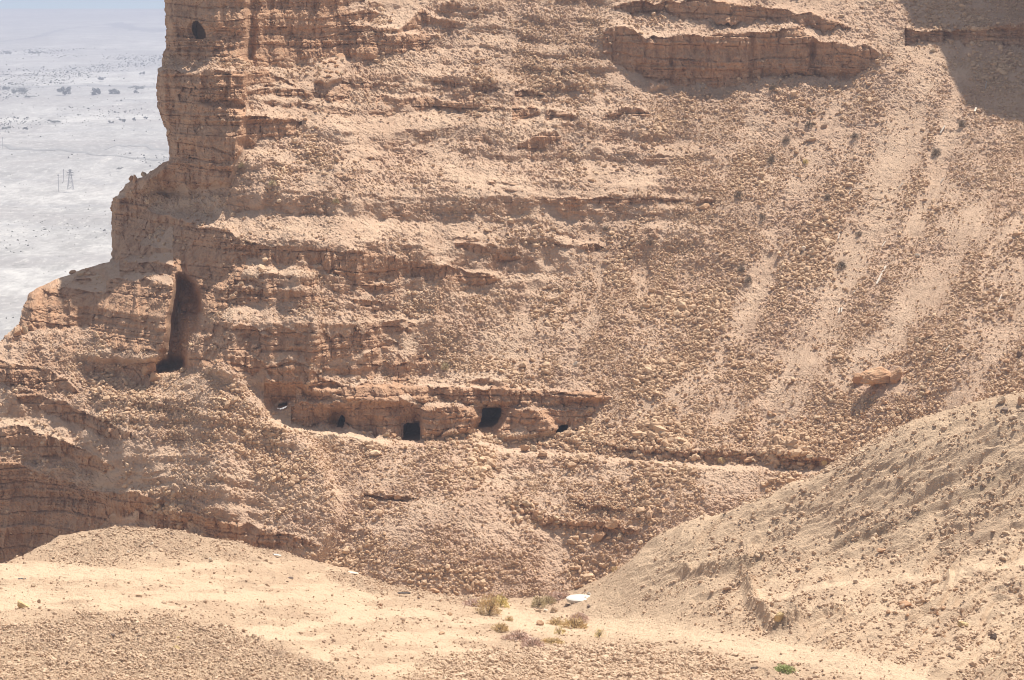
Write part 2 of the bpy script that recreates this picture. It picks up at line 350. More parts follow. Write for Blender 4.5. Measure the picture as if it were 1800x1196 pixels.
# local relief offsets (photo outline, metres nearer (-) or farther (+), soft edge px)
OFFS = [
 ([(250,-80),(432,-80),(436,60),(432,200),(424,270),(402,325),(300,335),(250,330)], -3.5, 4),
 ([(180,340),(235,345),(300,300),(320,345),(250,385),(190,470),(180,470)], 2.0, 8),
 ([(310,484),(340,500),(354,545),(342,590),(328,620),(324,655),(272,655),(290,610),(302,560)], 6.5, 5),
 ([(262,636),(326,628),(322,652),(300,656),(268,652)], 3.5, 4),
 ([(330,480),(352,512),(350,545),(368,560),(366,590),(335,585)], 1.2, 5),
 ([(326,560),(420,470),(560,480),(560,690),(470,680),(318,640)], -2.0, 8),
 ([(742,716),(760,710),(800,710),(836,716),(846,735),(828,758),(790,766),(744,768),(737,742)], -2.6, 4),
 ([(872,758),(886,738),(905,716),(922,708),(945,716),(960,735),(985,758),(940,768),(880,768)], -2.2, 6),
 ([(290,690),(330,655),(390,634),(440,680),(480,730),(560,790),(600,900),(520,1100),(240,1100),(200,900),(150,760),(180,690)], -3.6, 12),
 ([(700,678),(860,680),(1060,692),(1060,702),(960,712),(860,710),(760,706),(640,704),(560,700),(540,684)], -1.3, 2.5),
 ([(553,142),(560,118),(598,95),(610,108),(602,136),(575,150)], -2.0, 3),
 ([(545,724),(606,722),(609,754),(548,754)], 1.3, 7), ([(585,722),(606,726),(608,752),(580,752)], 1.4, 3),
 ([(700,738),(742,738),(742,776),(700,776)], 0.8, 5), ([(708,728),(736,728),(738,745),(705,745)], 0.8, 3),
 ([(836,712),(886,712),(884,756),(838,756)], 0.8, 3),
 ([(972,742),(1002,744),(1000,762),(972,762)], 0.5, 3),
 ([(476,702),(508,702),(500,716),(480,718)], 1.5, 2),
 ([(334,36),(350,34),(364,58),(360,74),(338,70),(333,52)], 0.8, 4),
 ([(342,176),(378,172),(402,176),(430,184),(428,200),(410,190),(360,184)], 1.6, 3),
 ([(405,60),(440,60),(450,112),(425,112)], 1.0, 7),
 ([(600,690),(640,702),(700,704),(700,712),(640,712),(600,706)], -0.6, 3),
 ([(355,520),(363,520),(362,540),(356,540)], 1.2, 1.5), ([(345,512),(351,512),(350,540),(346,540)], 1.0, 1.5),
 ([(1318,60),(1326,60),(1322,146),(1316,146)], 1.0, 3), ([(1420,75),(1432,75),(1426,120),(1420,120)], 1.6, 3),
 ([(1060,100),(1090,115),(1120,130),(1100,120),(1075,118)], -1.0, 4),
 ([(1136,70),(1180,66),(1178,150),(1140,156)], -1.2, 3), ([(1380,50),(1420,50),(1420,130),(1385,130)], -1.0, 4),
]
rockoff = 0
right_ = ss(1000, 1250, U + 0.2 * V) * ss(130, 260, V)
Dm = D0 * np.exp(lnb + LOW + dev)
for poly, dd, fe in OFFS:
    Dm = Dm + dd * region(poly, fe)
Dm = Dm - 5.0 * ss(90, 300, WU) * (0.15 + 0.85 * ss(405, 520, WV)) * region([(60,400),(240,400),(322,405),(314,498),(300,560),(298,640),(60,625)], 5)
butt = fbm2(U / 75 + 5, V / 260, 4, 95, .55); Dm = Dm - 3.4 * butt * np.maximum(strata, ss(.3, .8, rock) * .6) * (1 - right_)
rock = np.maximum(rock, region([(742,718),(760,712),(830,718),(842,735),(826,756),(744,765)], 4) * 0.75)
rock = np.maximum(rock, region([(262,-80),(440,-80),(440,100),(262,100)], 3) * 0.95)
# smooth slides (chutes) on the talus and the rib pattern beside them
CHUTES = [([(1625,95),(1600,190),(1570,270),(1540,360),(1500,450),(1455,560),(1400,650),(1370,720)], 46), ([(1690,130),(1665,220),(1640,330),(1600,400)], 20),
          ([(1720,370),(1680,450),(1620,530),(1540,610),(1480,660)], 30), ([(1810,540),(1750,610),(1710,680),(1650,740)], 20), ([(1130,440),(1120,520)], 10),
          ([(960,440),(930,520),(915,580),(900,620)], 12), ([(1060,470),(1040,560),(1000,640)], 9), ([(1350,470),(1310,560),(1250,640),(1170,700),(1100,740)], 20), ([(1790,390),(1700,480)],10),
          ([(1440,600),(1360,690),(1250,740)], 14)]
chute = np.zeros_like(U)
for pl, wd in CHUTES:
    dd = pdist(U, V, pl) + 16 * fbm2(U / 26, V / 34, 4, 50)
    chute = np.maximum(chute, 0.85 * (1 - ss(wd * 0.35, wd * 1.45, dd)))
q = (U * 0.93 + V * 0.36)                           # across the fall line
rib = fbm2(q / 46, V / 420 + 3, 4, 60)
right = ss(1000, 1250, U + 0.2 * V) * ss(130, 260, V) * (1 - ss(800, 830, V))
Dm = Dm - right * (1.7 * rib) + 0.5 * chute * right
X, Y, Z = ray(U, V, Dm)
X = X.astype(f32); Y = Y.astype(f32); Z = Z.astype(f32)
# bedded blocks on the cliffs
def bricks(X, Zc, h, w_, k, jit=0.6):
    wob = fbm2(X / (w_ * 1.1) + k, Zc / (h * 1.4), 3, k + 9)
    r = Zc / h; r = r + 0.35 * vn2(X / 9.0, Zc / 5.0, k) + 0.16 * wob; ri = np.floor(r)
    ww = w_ * (0.35 + 1.5 * hsh(ri, ri * 0 + 3, k) ** 1.5); c = (X + 0.30 * w_ * fbm2(Zc / (h * 0.8), X / (w_ * 2), 3, k + 1)) / ww + 13.7 * hsh(ri, ri * 0 + 5, k + 2)
    ci = np.floor(c); fr = r - ri; fc = c - ci
    val = hsh(ri, ci, k + 3) - 0.5 + 0.8 * (hsh(ri, ri * 0 + 11, k + 4) - 0.5) + 0.35 * (hsh(ri, ci, k + 7) - .5) * (fc - .5) * 2
    vc_ = np.minimum(fc + 9 * (hsh(ri, ci, k + 11) > .42), 1 - fc + 9 * (hsh(ri, ci + 1, k + 11) > .42)) * ww
    e = np.minimum(np.minimum(fr, 1 - fr) * h * 0.7, vc_) + 0.05 * wob
    return val, e
Zb = Z + 0.9 * vn2(Z / 2.3, X * 0 + 2, 3) + 0.45 * fbm2(X / 14, Z / 6, 3, 8)       # uneven bed thickness
b1, e1 = bricks(X + 0.3 * Y, Zb, 1.9, 3.4, 5); b2, e2 = bricks(X + 0.3 * Y, Zb * 1.0 + 3, 0.55, 0.75, 14)
cl = ss(0.35, 0.9, rock)
rough = fbm3(X * 0.5, Y * 0.5, Z * 0.5, 5, 0.6)
fine = fbm3(X * 1.9 + 40, Y * 1.9, Z * 2.3, 3, 0.75)
bigr = fbm3(X * 0.11 + 9, Y * 0.11, Z * 0.11, 4, 0.5)
vert = fbm3(X * 0.9, Y * 0.3, Z * 0.13, 2, .5); vert2 = vnoise3(X * 2.6 + 9, Y * 0.9, Z * 0.45)
crk = np.abs(vnoise3(X * 0.55 + 31, Y * 0.2, Z * 0.10)); crk2 = np.abs(vnoise3(X * 1.4 + 11, Y * 0.5, Z * 0.35))
bed = 0.6 * vn2(Zb / 0.55, X / 30, 33) + 0.7 * vn2(Zb / 1.5, X / 45, 35)
brkz = ss(-.2, .35, fbm3(X * 0.12 + 3, Y * 0.1, Z * 0.3 + 8, 3))
disp = cl * (0.50 * b1 - 0.30 * (e1 < 0.05) + 0.42 * bed + brkz * (0.42 * b2 - 0.18 * (e2 < 0.05)) + 0.65 * vert + 0.16 * vert2 + 0.6 * rough + 0.30 * fine + 1.1 * bigr
             - 0.22 * (1 - ss(0.01, 0.05, crk)) * (brk > .5) - 0.12 * (1 - ss(0.03, 0.1, crk2)))
patchy = ss(-0.35, 0.45, fbm2(U / 70 + 30, V / 45, 4, 70))
tal = (1 - cl)
amp = (0.38 + 0.55 * patchy) * (1 - 0.6 * chute)
disp = disp + tal * (0.95 * bigr + amp * (0.75 * rough + (0.72 - 0.3 * right) * fine)) 
# overlapping fallen slabs: a cellular relief of half-buried stones
ci, ce = bricks(X * 0.9 + 0.5 * Y, Z * 0.8 + 0.5 * Y * 0.2, 0.55, 0.8, 23)
disp = disp + tal * amp * 0.28 * ci * ss(0.0, 0.5, patchy)
edgef = np.ones_like(U)
Y2 = Y - disp * (0.62 + 0.38 * cl); Z2 = Z + disp * 0.5 * tal
# left silhouette against the plain
SIL = [(-100,284),(0,284),(30,286),(60,287),(85,286),(96,281),(118,280),(121,271),(150,269),(190,272),(215,277),(230,286),(262,290),(285,292),(288,282),(300,265),(312,250),(318,228),(328,212),(345,204),(352,190),(400,189),(440,191),(456,192),(466,186),(474,150),(480,128),(490,100),(500,82),(510,60),(520,46),(540,36),(560,30),(575,28),(582,16),(596,2),(606,-8),(625,-60),(660,-120),(1200,-165)]
sv_, su_ = zip(*SIL)
sil = np.interp(vs, sv_, su_).astype(f32) + 2.6 * fbm2(vs / 9, vs * 0, 4, 90)
col0 = np.searchsorted(us, sil).clip(0, NC - 1)
P = np.stack([X, Y2, Z2], -1)
dS = (sil[:, None] - U)
near_edge = ss(26, 0, -dS) * (dS < 0)
P[..., 1] += near_edge ** 2 * 3.0
rr = np.arange(NR); edge = P[rr, col0]
m = dS > 0
deficit = np.where(m, (col0[:, None] - np.arange(NC)[None, :]), 0).clip(0, 400)
for k, sx in enumerate((0.035, 0.16, -0.012)):
    P[..., k] = np.where(m, edge[:, None, k] + deficit * sx * (1 + 0.0 * deficit), P[..., k])
keep = ~(m[:-1, :-1] & (deficit[:-1, :-1] > 150))
# cave mouths: openings cut out of the cliff
CAVES = [
 ('cave', [(708,775),(709,748),(716,743),(722,745),(738,742),(739,776)], 9, 'square black cave mouth at the foot of the cliff, left of the layered rock knob'),
 ('cave', [(840,752),(846,738),(848,717),(882,717),(880,732),(874,746),(864,752)], 10, 'widest black cave mouth, between the layered rock knob and the rubble heap'),
 ('cave', [(976,762),(983,750),(990,747),(999,749),(999,761)], 7, 'smallest black cave mouth, low in the cliff at the right above loose stones'),
 ('cave', [(592,752),(595,738),(601,728),(607,734),(606,748),(602,753)], 5, 'narrow shadowed hollow at the cliff foot beside the pale sand apron'),
 ('cave', [(337,46),(341,38),(348,36),(354,42),(360,54),(362,66),(356,70),(345,69),(338,60)], 3, 'rounded hole high in the tall cliff at the upper left'),
 ('cave', [(486,716),(490,709),(505,706),(504,713),(494,717)], 5, 'low dark slot under the blocky ledge left of the pale sand apron'),
]
uc = U[:-1, :-1] + ST / 2; vc = V[:-1, :-1] + ST / 2
for nm, poly, dp, lb in CAVES: keep &= ~inpoly(uc, vc, poly)
# dust and varnish masks
dust = 0.25 * tread + 0.18 * chute + 0.22 * (1 - patchy) * tal
for poly, s_, fe in [([(462,738),(512,712),(516,742),(600,756),(690,772),(690,786),(560,770),(500,752)], .95, 5), ([(600,702),(690,706),(760,712),(700,716),(610,712)], .8, 3),
                     ([(0,718),(40,730),(150,790),(220,830),(190,842),(100,800),(0,740)], .6, 6), ([(50,820),(120,820),(240,866),(140,862)], .5, 6),
                     ([(760,762),(860,756),(980,764),(1000,775),(850,770),(690,780)], .6, 4), ([(0,730),(30,722),(30,740),(0,745)], .9, 3), ([(600,560),(760,540),(740,620),(640,600)], .5, 15),
                     ([(150,630),(175,625),(170,650),(130,655)],.7,6), ([(120,478),(210,460),(190,500),(130,515)],.5,8),
                     ([(980,792),(1220,812),(1450,822),(1450,828),(1220,820),(980,800)],.5,3), ([(460,850),(475,850),(482,890),(470,890)],.5,4)]:
    dust = np.maximum(dust, s_ * region(poly, fe) * (1 - cl))
dust = np.maximum(dust, 0.45 * BENCH)
dust = np.maximum(dust, (0.25 * ss(0.0, -0.35, rib) * ss(-.4, .3, fbm2(U / 60, V / 60, 3, 91)) + 0.3 * chute) * right)
dust = np.maximum(dust, 0.5 * tal * ss(0.0, .45, fbm2((U + .5 * V) / 110, V / 40, 4, 93)) * (1 - right))
varn = 0.6 * ss(0.1, 0.5, fbm2(U / 55, V / 38, 4, 80)) * tal * 0.55
for poly, s_, fe in [([(860,40),(1060,20),(1060,140),(1000,170),(880,130)], .7, 22), ([(1160,170),(1300,160),(1310,230),(1180,240)], .75, 15), ([(0,850),(150,870),(120,1000),(0,1000)], .45, 18)]:
    varn = np.maximum(varn, s_ * region(poly, fe) * (0.5 + 0.5 * brk))
varn = np.clip(varn * (1 - chute), 0, 1)
HP = P
me = mesh_np('hillside', P.reshape(-1, 3), grid_faces(NR, NC, keep), {'rock': np.clip(rock, 0, 1), 'dust': np.clip(dust, 0, 1), 'varnish': varn}, M_HILL)
link('hillside', me, label=None, kind='structure')
def hill_at(u, v):
    i = int(round((v - vs[0]) / ST)); j = int(round((u - us[0]) / ST))
    return Vector([float(t) for t in HP[min(max(i, 0), NR - 1), min(max(j, 0), NC - 1)]])

# cave chambers
def cave(nm, poly, depth, lb):
    pts = []
    for (u, v) in poly:
        cx = sum(p[0] for p in poly) / len(poly); cyv = sum(p[1] for p in poly) / len(poly)
        k_ = 1.14 if depth > 8 else 1.2; u2 = cx + (u - cx) * k_; v2 = cyv + (v - cyv) * k_
        h = hill_at(cx, cyv - 0); y0 = min(hill_at(u, v).y, h.y + 1)
        x, y, z = ray(u2, v2, y0 + (0.35 if depth > 5 else 0.9)); pts.append((x, y, z))
    o = Vector((sum(p[0] for p in pts) / len(pts), sum(p[1] for p in pts) / len(pts), min(p[2] for p in pts)))
    n = len(pts); vv = []
    for k in range(5):
        t = k / 4.0
        for i, (x, y, z) in enumerate(pts):
            s = 1.0 + 0.35 * math.sin(math.pi * min(1, t * 1.2)) - 0.25 * t
            cxw = o.x; czw = sum(p[2] for p in pts) / n
            vv.append((cxw + (x - cxw) * s + random.uniform(-.12, .12) * (k > 0) - o.x, y + depth * t - o.y, czw + (z - czw) * (s if z > czw else 1.0) + random.uniform(-.1, .1) * (k > 0) - o.z))
    ff = []
    for k in range(4):
        for i in range(n):
            j = (i + 1) % n; a, b, c, d = k * n + i, k * n + j, (k + 1) * n + j, (k + 1) * n + i
            ff.append((a, b, c, d))
    ff.append(tuple(4 * n + i for i in range(n)))
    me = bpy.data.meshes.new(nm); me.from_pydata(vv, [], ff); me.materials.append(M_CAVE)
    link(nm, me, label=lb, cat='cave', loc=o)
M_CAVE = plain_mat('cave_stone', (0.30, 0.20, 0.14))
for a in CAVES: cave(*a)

# ------------------------------------------------------------------ the upper cliff beyond the top right of the frame
def upper_cliff():
    # a tall rock wall standing above the talus; its own mass throws the shade on the slope at the right
    edge_px = [(1566,-30),(1590,20),(1612,52),(1648,66),(1662,100),(1674,140),(1700,186),(1740,205),(1800,222),(1900,260)]
    tops = []
    for (u, v) in edge_px:
        p = hill_at(u, v); tops.append(p)
    s = SUN / SUN.z
    wall = []
    for i, p in enumerate(tops):
        L_ = 47.0 + 7.0 * i / len(tops)
        wall.append(p + s * L_)
    n = len(wall); A = np.array([tuple(p) for p in wall])
    t = np.linspace(0, n - 1, 120); top = np.stack([np.interp(t, range(n), A[:, k]) for k in range(3)], -1)
    top[:, 2] += 0.5 * fbm2(t * 3, t * 0, 4, 22); top[:, 0] += 0.6 * fbm2(t * 2, t * 0 + 4, 4, 23)
    # front wall falls from the rim to the talus above the frame, back goes deep into the mountain
    rows = []
    zb = hill_at(1700, -60).z - 6
    for k in range(60):
        f = k / 59.0
        z = top[:, 2] * (1 - f) + (zb - 2) * f
        y = top[:, 1] + 3.0 * (f > .02) * 0 - 2.5 * f
        x = top[:, 0] + 4.5 * f
        rows.append(np.stack([x, y, z], -1))
    for k in range(1, 14):
        r = rows[0] + np.array([1.2, 4.0, 0.6]) * 0 + np.array([2.0 * k, 5.0 * k, 1.0 * k * (k < 5) + 4 * (k >= 5)])
        rows.insert(0, r)
    G_ = np.stack(rows, 0).astype(f32)
    nn = fbm3(G_[..., 0] * .3, G_[..., 1] * .3, G_[..., 2] * .5, 5, .6)
    G_[..., 1] -= 0.8 * nn
    nr, nc = G_.shape[:2]
    one = np.ones(nr * nc); me = mesh_np('upper_cliff', G_.reshape(-1, 3), grid_faces(nr, nc), {'rock': one, 'dust': one * 0, 'varnish': one * 0}, M_HILL)
    link('upper_cliff', me, kind='structure')
upper_cliff()

# ------------------------------------------------------------------ near ground: knoll, wash and right-hand slope
FC = [(1000,1045,350),(900,1062,340),(950,1100,320),(1020,1056,343),(1100,1090,324),(1200,1112,307),(1400,1150,283),(1600,1190,263),(1720,1225,250),
 (620,1014,347),(800,1044,352),(700,1034,350),(300,936,340),(200,930,338),(100,946,332),(40,975,322),(450,966,343),(540,986,345),(200,1000,306),(400,1020,313),(600,1062,319),(750,1070,326),(200,1060,284),
 (400,1075,290),(0,992,312),(0,1050,285),(200,1084,274),(200,1140,252),(200,1196,236),(0,1106,264),(0,1196,232),(400,1110,266),(400,1180,245),(550,1156,255),(600,1190,246),(700,1130,280),(800,1100,305),
 (850,1156,282),(1100,1138,290),(1250,1168,277),(1000,1196,269),(900,1140,297),(760,1185,262),(1300,1192,266),
 (1150,968,354),(1300,928,354),(1450,866,354),(1600,800,352),(1800,750,350),(1950,735,348),(1090,1000,345),(1150,945,340),(1300,895,339),(1450,824,337),(1600,750,335),(1700,722,333),(1800,706,330),(1950,690,328),(1200,1040,323),(1300,1100,300),(1400,1000,318),(1350,1060,304),
 (1600,1000,308),(1600,880,322),(1800,850,318),(1800,1000,296),(1800,1196,256),(1600,1100,288),(1500,1150,275),(1480,950,322),(1950,900,312),(1950,1196,250),(-150,1000,300),(-150,1196,225),(-300,1010,292),(-300,1196,222),(2200,700,324),(2200,900,305),(2200,1196,245),(2200,760,346)]
fx, fy, fz = [], [], []
for u, v, d in FC:
    x, y, z = ray(np.float64(u), np.float64(v), float(d)); fx.append(x); fy.append(y); fz.append(z)
FP = np.array([(a / 50, b / 50) for a, b in zip(fx, fy)]); fw = tps_fit(FP, np.array(fz), 2e-4)
gx = np.linspace(-100, 125, 190); gy = np.linspace(190, 420, 190); GX, GY = np.meshgrid(gx, gy)
GZc = tps_eval(FP, fw, GX / 50, GY / 50)
def G0(X, Y):
    z = bil(GZc, gx[0], gx[-1], gy[0], gy[-1], X, Y)
    un = PW / 2 + K * X / (Y * 1.0) * 0.985
    yc = np.interp(un, [-320, 0, 40, 100, 200, 300, 450, 560, 640, 1060, 1150, 1300, 1500, 2000], [312, 312, 322, 332, 338, 341, 345, 352, 900, 900, 345, 342, 340, 334])
    drop = np.maximum(0, Y - yc)
    return z - 0.055 * drop ** 2 * (drop < 14) - (drop >= 14) * (10.8 + 1.2 * (drop - 14))
FU = np.arange(-300, 2180, 1.6, dtype=f32); FYs = [214.0]
while FYs[-1] < 392: FYs.append(FYs[-1] + (0.19 if FYs[-1] < 352 else 0.5))
FYs = np.array(FYs, f32)
AU, AY = np.meshgrid(FU, FYs); AX = (AU - 900) / K * AY * 1.012
AZ = G0(AX, AY).astype(f32)
pu, pv = topix(AX, AY, AZ)
WASH = [(870,1062),(905,1085),(960,1100),(1090,1100),(1200,1112),(1300,1132),(1450,1160),(1600,1188),(1800,1230)]
wd = pdist(pu, pv, WASH) + 10 * fbm2(pu / 40, pv / 14, 3, 2)
fdust_lit = 0.85 * (1 - ss(4, 34, wd))
path = 0.6 * pdist(pu, pv, [(1320,1046),(1400,1043),(1450,1034),(1520,1026),(1600,1014),(1700,1002),(1800,985)])
fdust_lit = np.maximum(fdust_lit, 0.95 * (1 - ss(1.5, 5.5, path + 1.5 * fbm2(pu / 20, pv / 10, 2, 5))))
fdust_lit = np.maximum(fdust_lit, 0.8 * ss(-0.22, 0.35, fbm2(pu / 120, pv / 14, 5, 7, 0.65) + 0.08) * (inpoly(pu, pv, [(-300,985),(150,985),(400,960),(640,1010),(860,1070),(960,1130),(700,1200),(400,1110),(200,1080),(-300,1110)])))
fdust_lit = np.maximum(fdust_lit, 0.55 * (1 - ss(0, 60, pdist(pu, pv, [(1800, 745), (1700, 755), (1640, 775)]))))
gravel = np.zeros_like(AZ)
for poly, s_ in [([(-90,1100),(100,1088),(300,1086),(420,1110),(620,1196),(640,1260),(300,1260),(-90,1260)], 1), ([(60,955),(200,930),(320,934),(540,980),(420,985),(300,975),(120,1000)], .55),
                 ([(560,1000),(900,1040),(900,1056),(700,1048),(600,1030)], .8), ([(760,1160),(860,1148),(1100,1132),(1250,1160),(1330,1200),(1300,1260),(640,1260)], .9)]:
    gravel = np.maximum(gravel, s_ * inpoly(pu, pv + 16 * fbm2(pu / 50, pv / 18, 4, 4), poly))
gravel = blur(gravel.astype(f32), 7, 2) * (0.45 + 0.75 * ss(-.35, .3, fbm2(pu / 45, pv / 16, 4, 61)))
rslope = inpoly(pu, pv, [(1080,1000),(1180,925),(1300,890),(1450,815),(1600,740),(2300,640),(2300,1260),(1700,1200),(1450,1140),(1280,1090),(1150,1060)]).astype(f32)
rslope = blur(rslope, 8, 2)
fdust_lit = np.maximum(fdust_lit, rslope * (0.42 + 0.35 * fbm2(pu / 70, pv / 40, 4, 66)))  # slope colour lightened unevenly, standing in for sunlight it does not catch
fdust_lit = fdust_lit * (1 - gravel * 0.85)
# rills on the right slope: ridges running down to the wash
qq = pu * 0.5 + pv * 0.87; pp = pu * 0.87 - pv * 0.5
rill = fbm2(qq / 34 + 0.8 * fbm2(pp / 90, qq / 60, 3, 8), pp / 210.0, 4, 10, 0.6)
rill = 0.55 - 2.2 * np.abs(rill)
rill2 = fbm2(qq / 9 + 0.6 * fbm2(pp / 40, qq / 30, 2, 18), pp / 70.0, 3, 15, 0.6)
fr1 = fbm3(AX * 0.35, AY * 0.35, AZ * 0, 4, 0.5); fr2 = fbm3(AX * 1.3, AY * 1.3, AZ * 0 + 3, 4, 0.65); fr3 = fbm3(AX * 4.2, AY * 4.2, AZ * 0 + 7, 2, 0.7)
h = rslope * (0.9 * rill + 0.34 * rill2 + 0.16 * fr2 + 0.05 * fr3) + (1 - rslope) * (0.42 * fr1 + 0.16 * fr2 * (1 + gravel) + (0.05 + 0.10 * gravel) * fr3)
# undercut banks where the slope meets the wash
for pl, hh in [([(1305,1020),(1318,1040),(1322,1062),(1350,1085),(1362,1112),(1400,1105)], 1.3), ([(1200,1002),(1240,1006),(1290,996),(1340,985)], .8), ([(1480,1080),(1420,1092),(1372,1106)], .8),
               ([(700,1200),(1000,1175),(1100,1160)], .2), ([(1200,1150),(1270,1164),(1360,1188)], .35)]:
    dd = pdist(pu, pv, pl); h = h + 1.5 * hh * np.exp(-((dd + 4 * fr2) / 9.0) ** 2) * (0.6 + 0.7 * fr2)
frock = 0.75 * ss(0.3, 0.6, fr2 + 0.2 * rill) * rslope * ss(1300, 1700, pu + 0.8 * (pv - 900)) * 0.7
for pl in [[(1362,1098),(1366,1115),(1380,1106)], [(1282,1000),(1330,990)], [(1470,960),(1560,930),(1620,900)], [(1700,870),(1800,820)], [(1640,1190),(1800,1180)]]:
    frock = np.maximum(frock, (1 - ss(4, 14, pdist(pu, pv, pl) + 5 * fr2)) * 0.85)
fvar = 0.35 * ss(0.0, 0.5, fbm2(pu / 60, pv / 24, 5, 33, .65)) * (rslope * .7 + gravel + .35) + 0.42 * gravel * (pu < 700) 
AZ2 = AZ + h.astype(f32)
FGP = np.stack([AX, AY, AZ2], -1)
me = mesh_np('near_ground', FGP.reshape(-1, 3), grid_faces(*AX.shape), {'rock': frock, 'dust': np.clip(fdust_lit, 0, 1), 'varnish': fvar}, M_FORE)
link('near_ground', me, kind='structure')
def fore_at(u, v):
    Yt = np.arange(225, 352, 0.1); x, y, z = ray(u + 0 * Yt, v + 0 * Yt, Yt)
    d = z - G0(x, Yt); k = np.argmax(d <= 0) if (d <= 0).any() else len(Yt) - 1
    yy = Yt[k]; j = int(np.clip((x[k] / (yy * 1.012) * K + 900 - FU[0]) / 1.6, 0, len(FU) - 1)); i = int(np.clip(np.searchsorted(FYs, yy), 0, len(FYs) - 1))
    return Vector((float(x[k]), float(yy), float(AZ2[i, j])))

# ------------------------------------------------------------------ loose stones
def ico(sub):
    t = (1 + 5 ** .5) / 2
    v = [(-1,t,0),(1,t,0),(-1,-t,0),(1,-t,0),(0,-1,t),(0,1,t),(0,-1,-t),(0,1,-t),(t,0,-1),(t,0,1),(-t,0,-1),(-t,0,1)]
    f = [(0,11,5),(0,5,1),(0,1,7),(0,7,10),(0,10,11),(1,5,9),(5,11,4),(11,10,2),(10,7,6),(7,1,8),(3,9,4),(3,4,2),(3,2,6),(3,6,8),(3,8,9),(4,9,5),(2,4,11),(6,2,10),(8,6,7),(9,8,1)]
    v = [Vector(a).normalized() for a in v]
    for _ in range(sub):
        mid = {}; nf = []
        def md(a, b):
            k = (min(a, b), max(a, b))
            if k not in mid: v.append(((v[a] + v[b]) / 2).normalized()); mid[k] = len(v) - 1
            return mid[k]
        for a, b, c in f:
            x, y, z = md(a, b), md(b, c), md(c, a); nf += [(a, x, z), (x, b, y), (z, y, c), (x, y, z)]
        f = nf
    return np.array([tuple(a) for a in v], f32), np.array(f, np.int32)
IV, IF = ico(0)
def rocks_mesh(name, pos, size, matl, seed=1):
    r = np.random.default_rng(seed); n = len(pos)
    q = r.normal(size=(n, 4)); q /= np.linalg.norm(q, axis=1)[:, None]
    a, b, c, d = q.T
    R = np.stack([1-2*(c*c+d*d), 2*(b*c-a*d), 2*(b*d+a*c), 2*(b*c+a*d), 1-2*(b*b+d*d), 2*(c*d-a*b), 2*(b*d-a*c), 2*(c*d+a*b), 1-2*(b*b+c*c)], -1).reshape(n, 3, 3)
    loc = IV[None] * (1 + 0.34 * (r.random((n, 12, 1)) - .5)) + 0.18 * (r.random((n, 12, 3)) - .5)
    loc = loc * np.stack([r.uniform(.9, 1.35, n), r.uniform(.75, 1.05, n), r.uniform(.5, .85, n)], -1)[:, None, :]
    loc = np.einsum('nij,nvj->nvi', R, loc); loc[..., 2] *= 0.85
    Vv = pos[:, None, :] + loc * (size * 0.5)[:, None, None]
    F = IF[None] + (np.arange(n) * 12)[:, None, None]
    tint = np.repeat(r.random(n), 12)
    return mesh_np(name, Vv.reshape(-1, 3), F.reshape(-1, 3), {'tint': tint}, matl, 3)
# density of fallen stones over the hillside (0-1)
dens = 0.10 + 0.26 * patchy
for poly, s_, fe in [([(1180,260),(1500,250),(1560,200),(1600,-60),(2140,-60),(2140,820),(1440,825),(1000,800),(1040,760),(1090,700),(1150,600),(1180,400)], .85, 25),
                     ([(1030,470),(1200,430),(1230,700),(1090,740),(1040,690)], .85, 15), ([(760,520),(1050,470),(1060,680),(820,670),(770,620)], .5, 12), ([(760,590),(860,620),(900,670),(780,650)], .8, 8),
                     ([(300,650),(390,636),(470,710),(540,770),(700,800),(640,840),(500,830),(300,780),(120,720),(60,700),(160,680)], .8, 8), ([(420,760),(900,780),(860,900),(640,870),(480,850)], .5, 20),
                     ([(860,30),(1070,0),(1070,150),(900,170)], .75, 20), ([(1140,150),(1320,160),(1300,260),(1150,240)], .85, 12), ([(700,120),(900,100),(980,280),(760,260)], .35, 20),
                     ([(640,740),(700,780),(1030,755),(1080,715),(1120,740),(1180,790),(1000,785),(820,776),(700,790)], .95, 5), ([(880,840),(1230,830),(1240,900),(1110,940),(940,925),(880,890)], .75, 12),
                     ([(380,950),(560,960),(800,940),(900,1010),(700,1050),(540,990)], .6, 20), ([(250,870),(340,840),(400,930),(270,925)], .8, 10), ([(1000,760),(1440,790),(1440,812),(1000,790)], 1, 4),
                     ([(700,1000),(1050,1000),(1030,1050),(700,1050)], .4, 12), ([(284,98),(440,98),(440,122),(284,122)], .9, 3)]:
    dens = np.maximum(dens, s_ * region(poly, fe))
dens = dens * (1 - 0.85 * BENCH) * (1 - 0.72 * chute) * (1 - 0.92 * cl)
dens = dens * (0.35 + 0.9 * ss(-0.45, 0.35, np.where(right > .4, rib + .35 * fbm2(U / 50, V / 50, 3, 78), fbm2(U / 40, V / 30, 4, 77)))) * (0.42 + 0.8 * ss(-.3, .3, fbm2(U / 24, V / 34, 4, 79)))
dens = dens * (1 - ss(.45, .9, dust)) * (dS < -4)
dens = dens * (1 - region([(1505,645),(1595,640),(1595,690),(1560,700),(1500,690)], 4))
for _, poly, _, _ in CAVES:
    cx = sum(p[0] for p in poly) / len(poly); cy_ = sum(p[1] for p in poly) / len(poly)
    dens = dens * ~inpoly(U, V, [(cx + (a - cx) * 1.35, cy_ + (b_ - cy_) * 1.3) for a, b_ in poly])
def pick(n, D_, r):
    w_ = D_.ravel().astype(np.float64); cs = np.cumsum(w_); idx = np.searchsorted(cs, r.random(n) * cs[-1])
    return idx.clip(0, D_.size - 1)
r_ = np.random.default_rng(5)
vis = (V < 1075) & (U < 2110) & (V > -30) & ~((U > 1200) & (V > 860 - 0.28 * (U - 1400)) & (V > 905))
N1 = 196000
idx = pick(N1, dens * vis, r_)
pos = HP.reshape(-1, 3)[idx] + r_.uniform(-.15, .15, (N1, 3)); su_px = U.ravel()[idx]; sv_px = V.ravel()[idx]
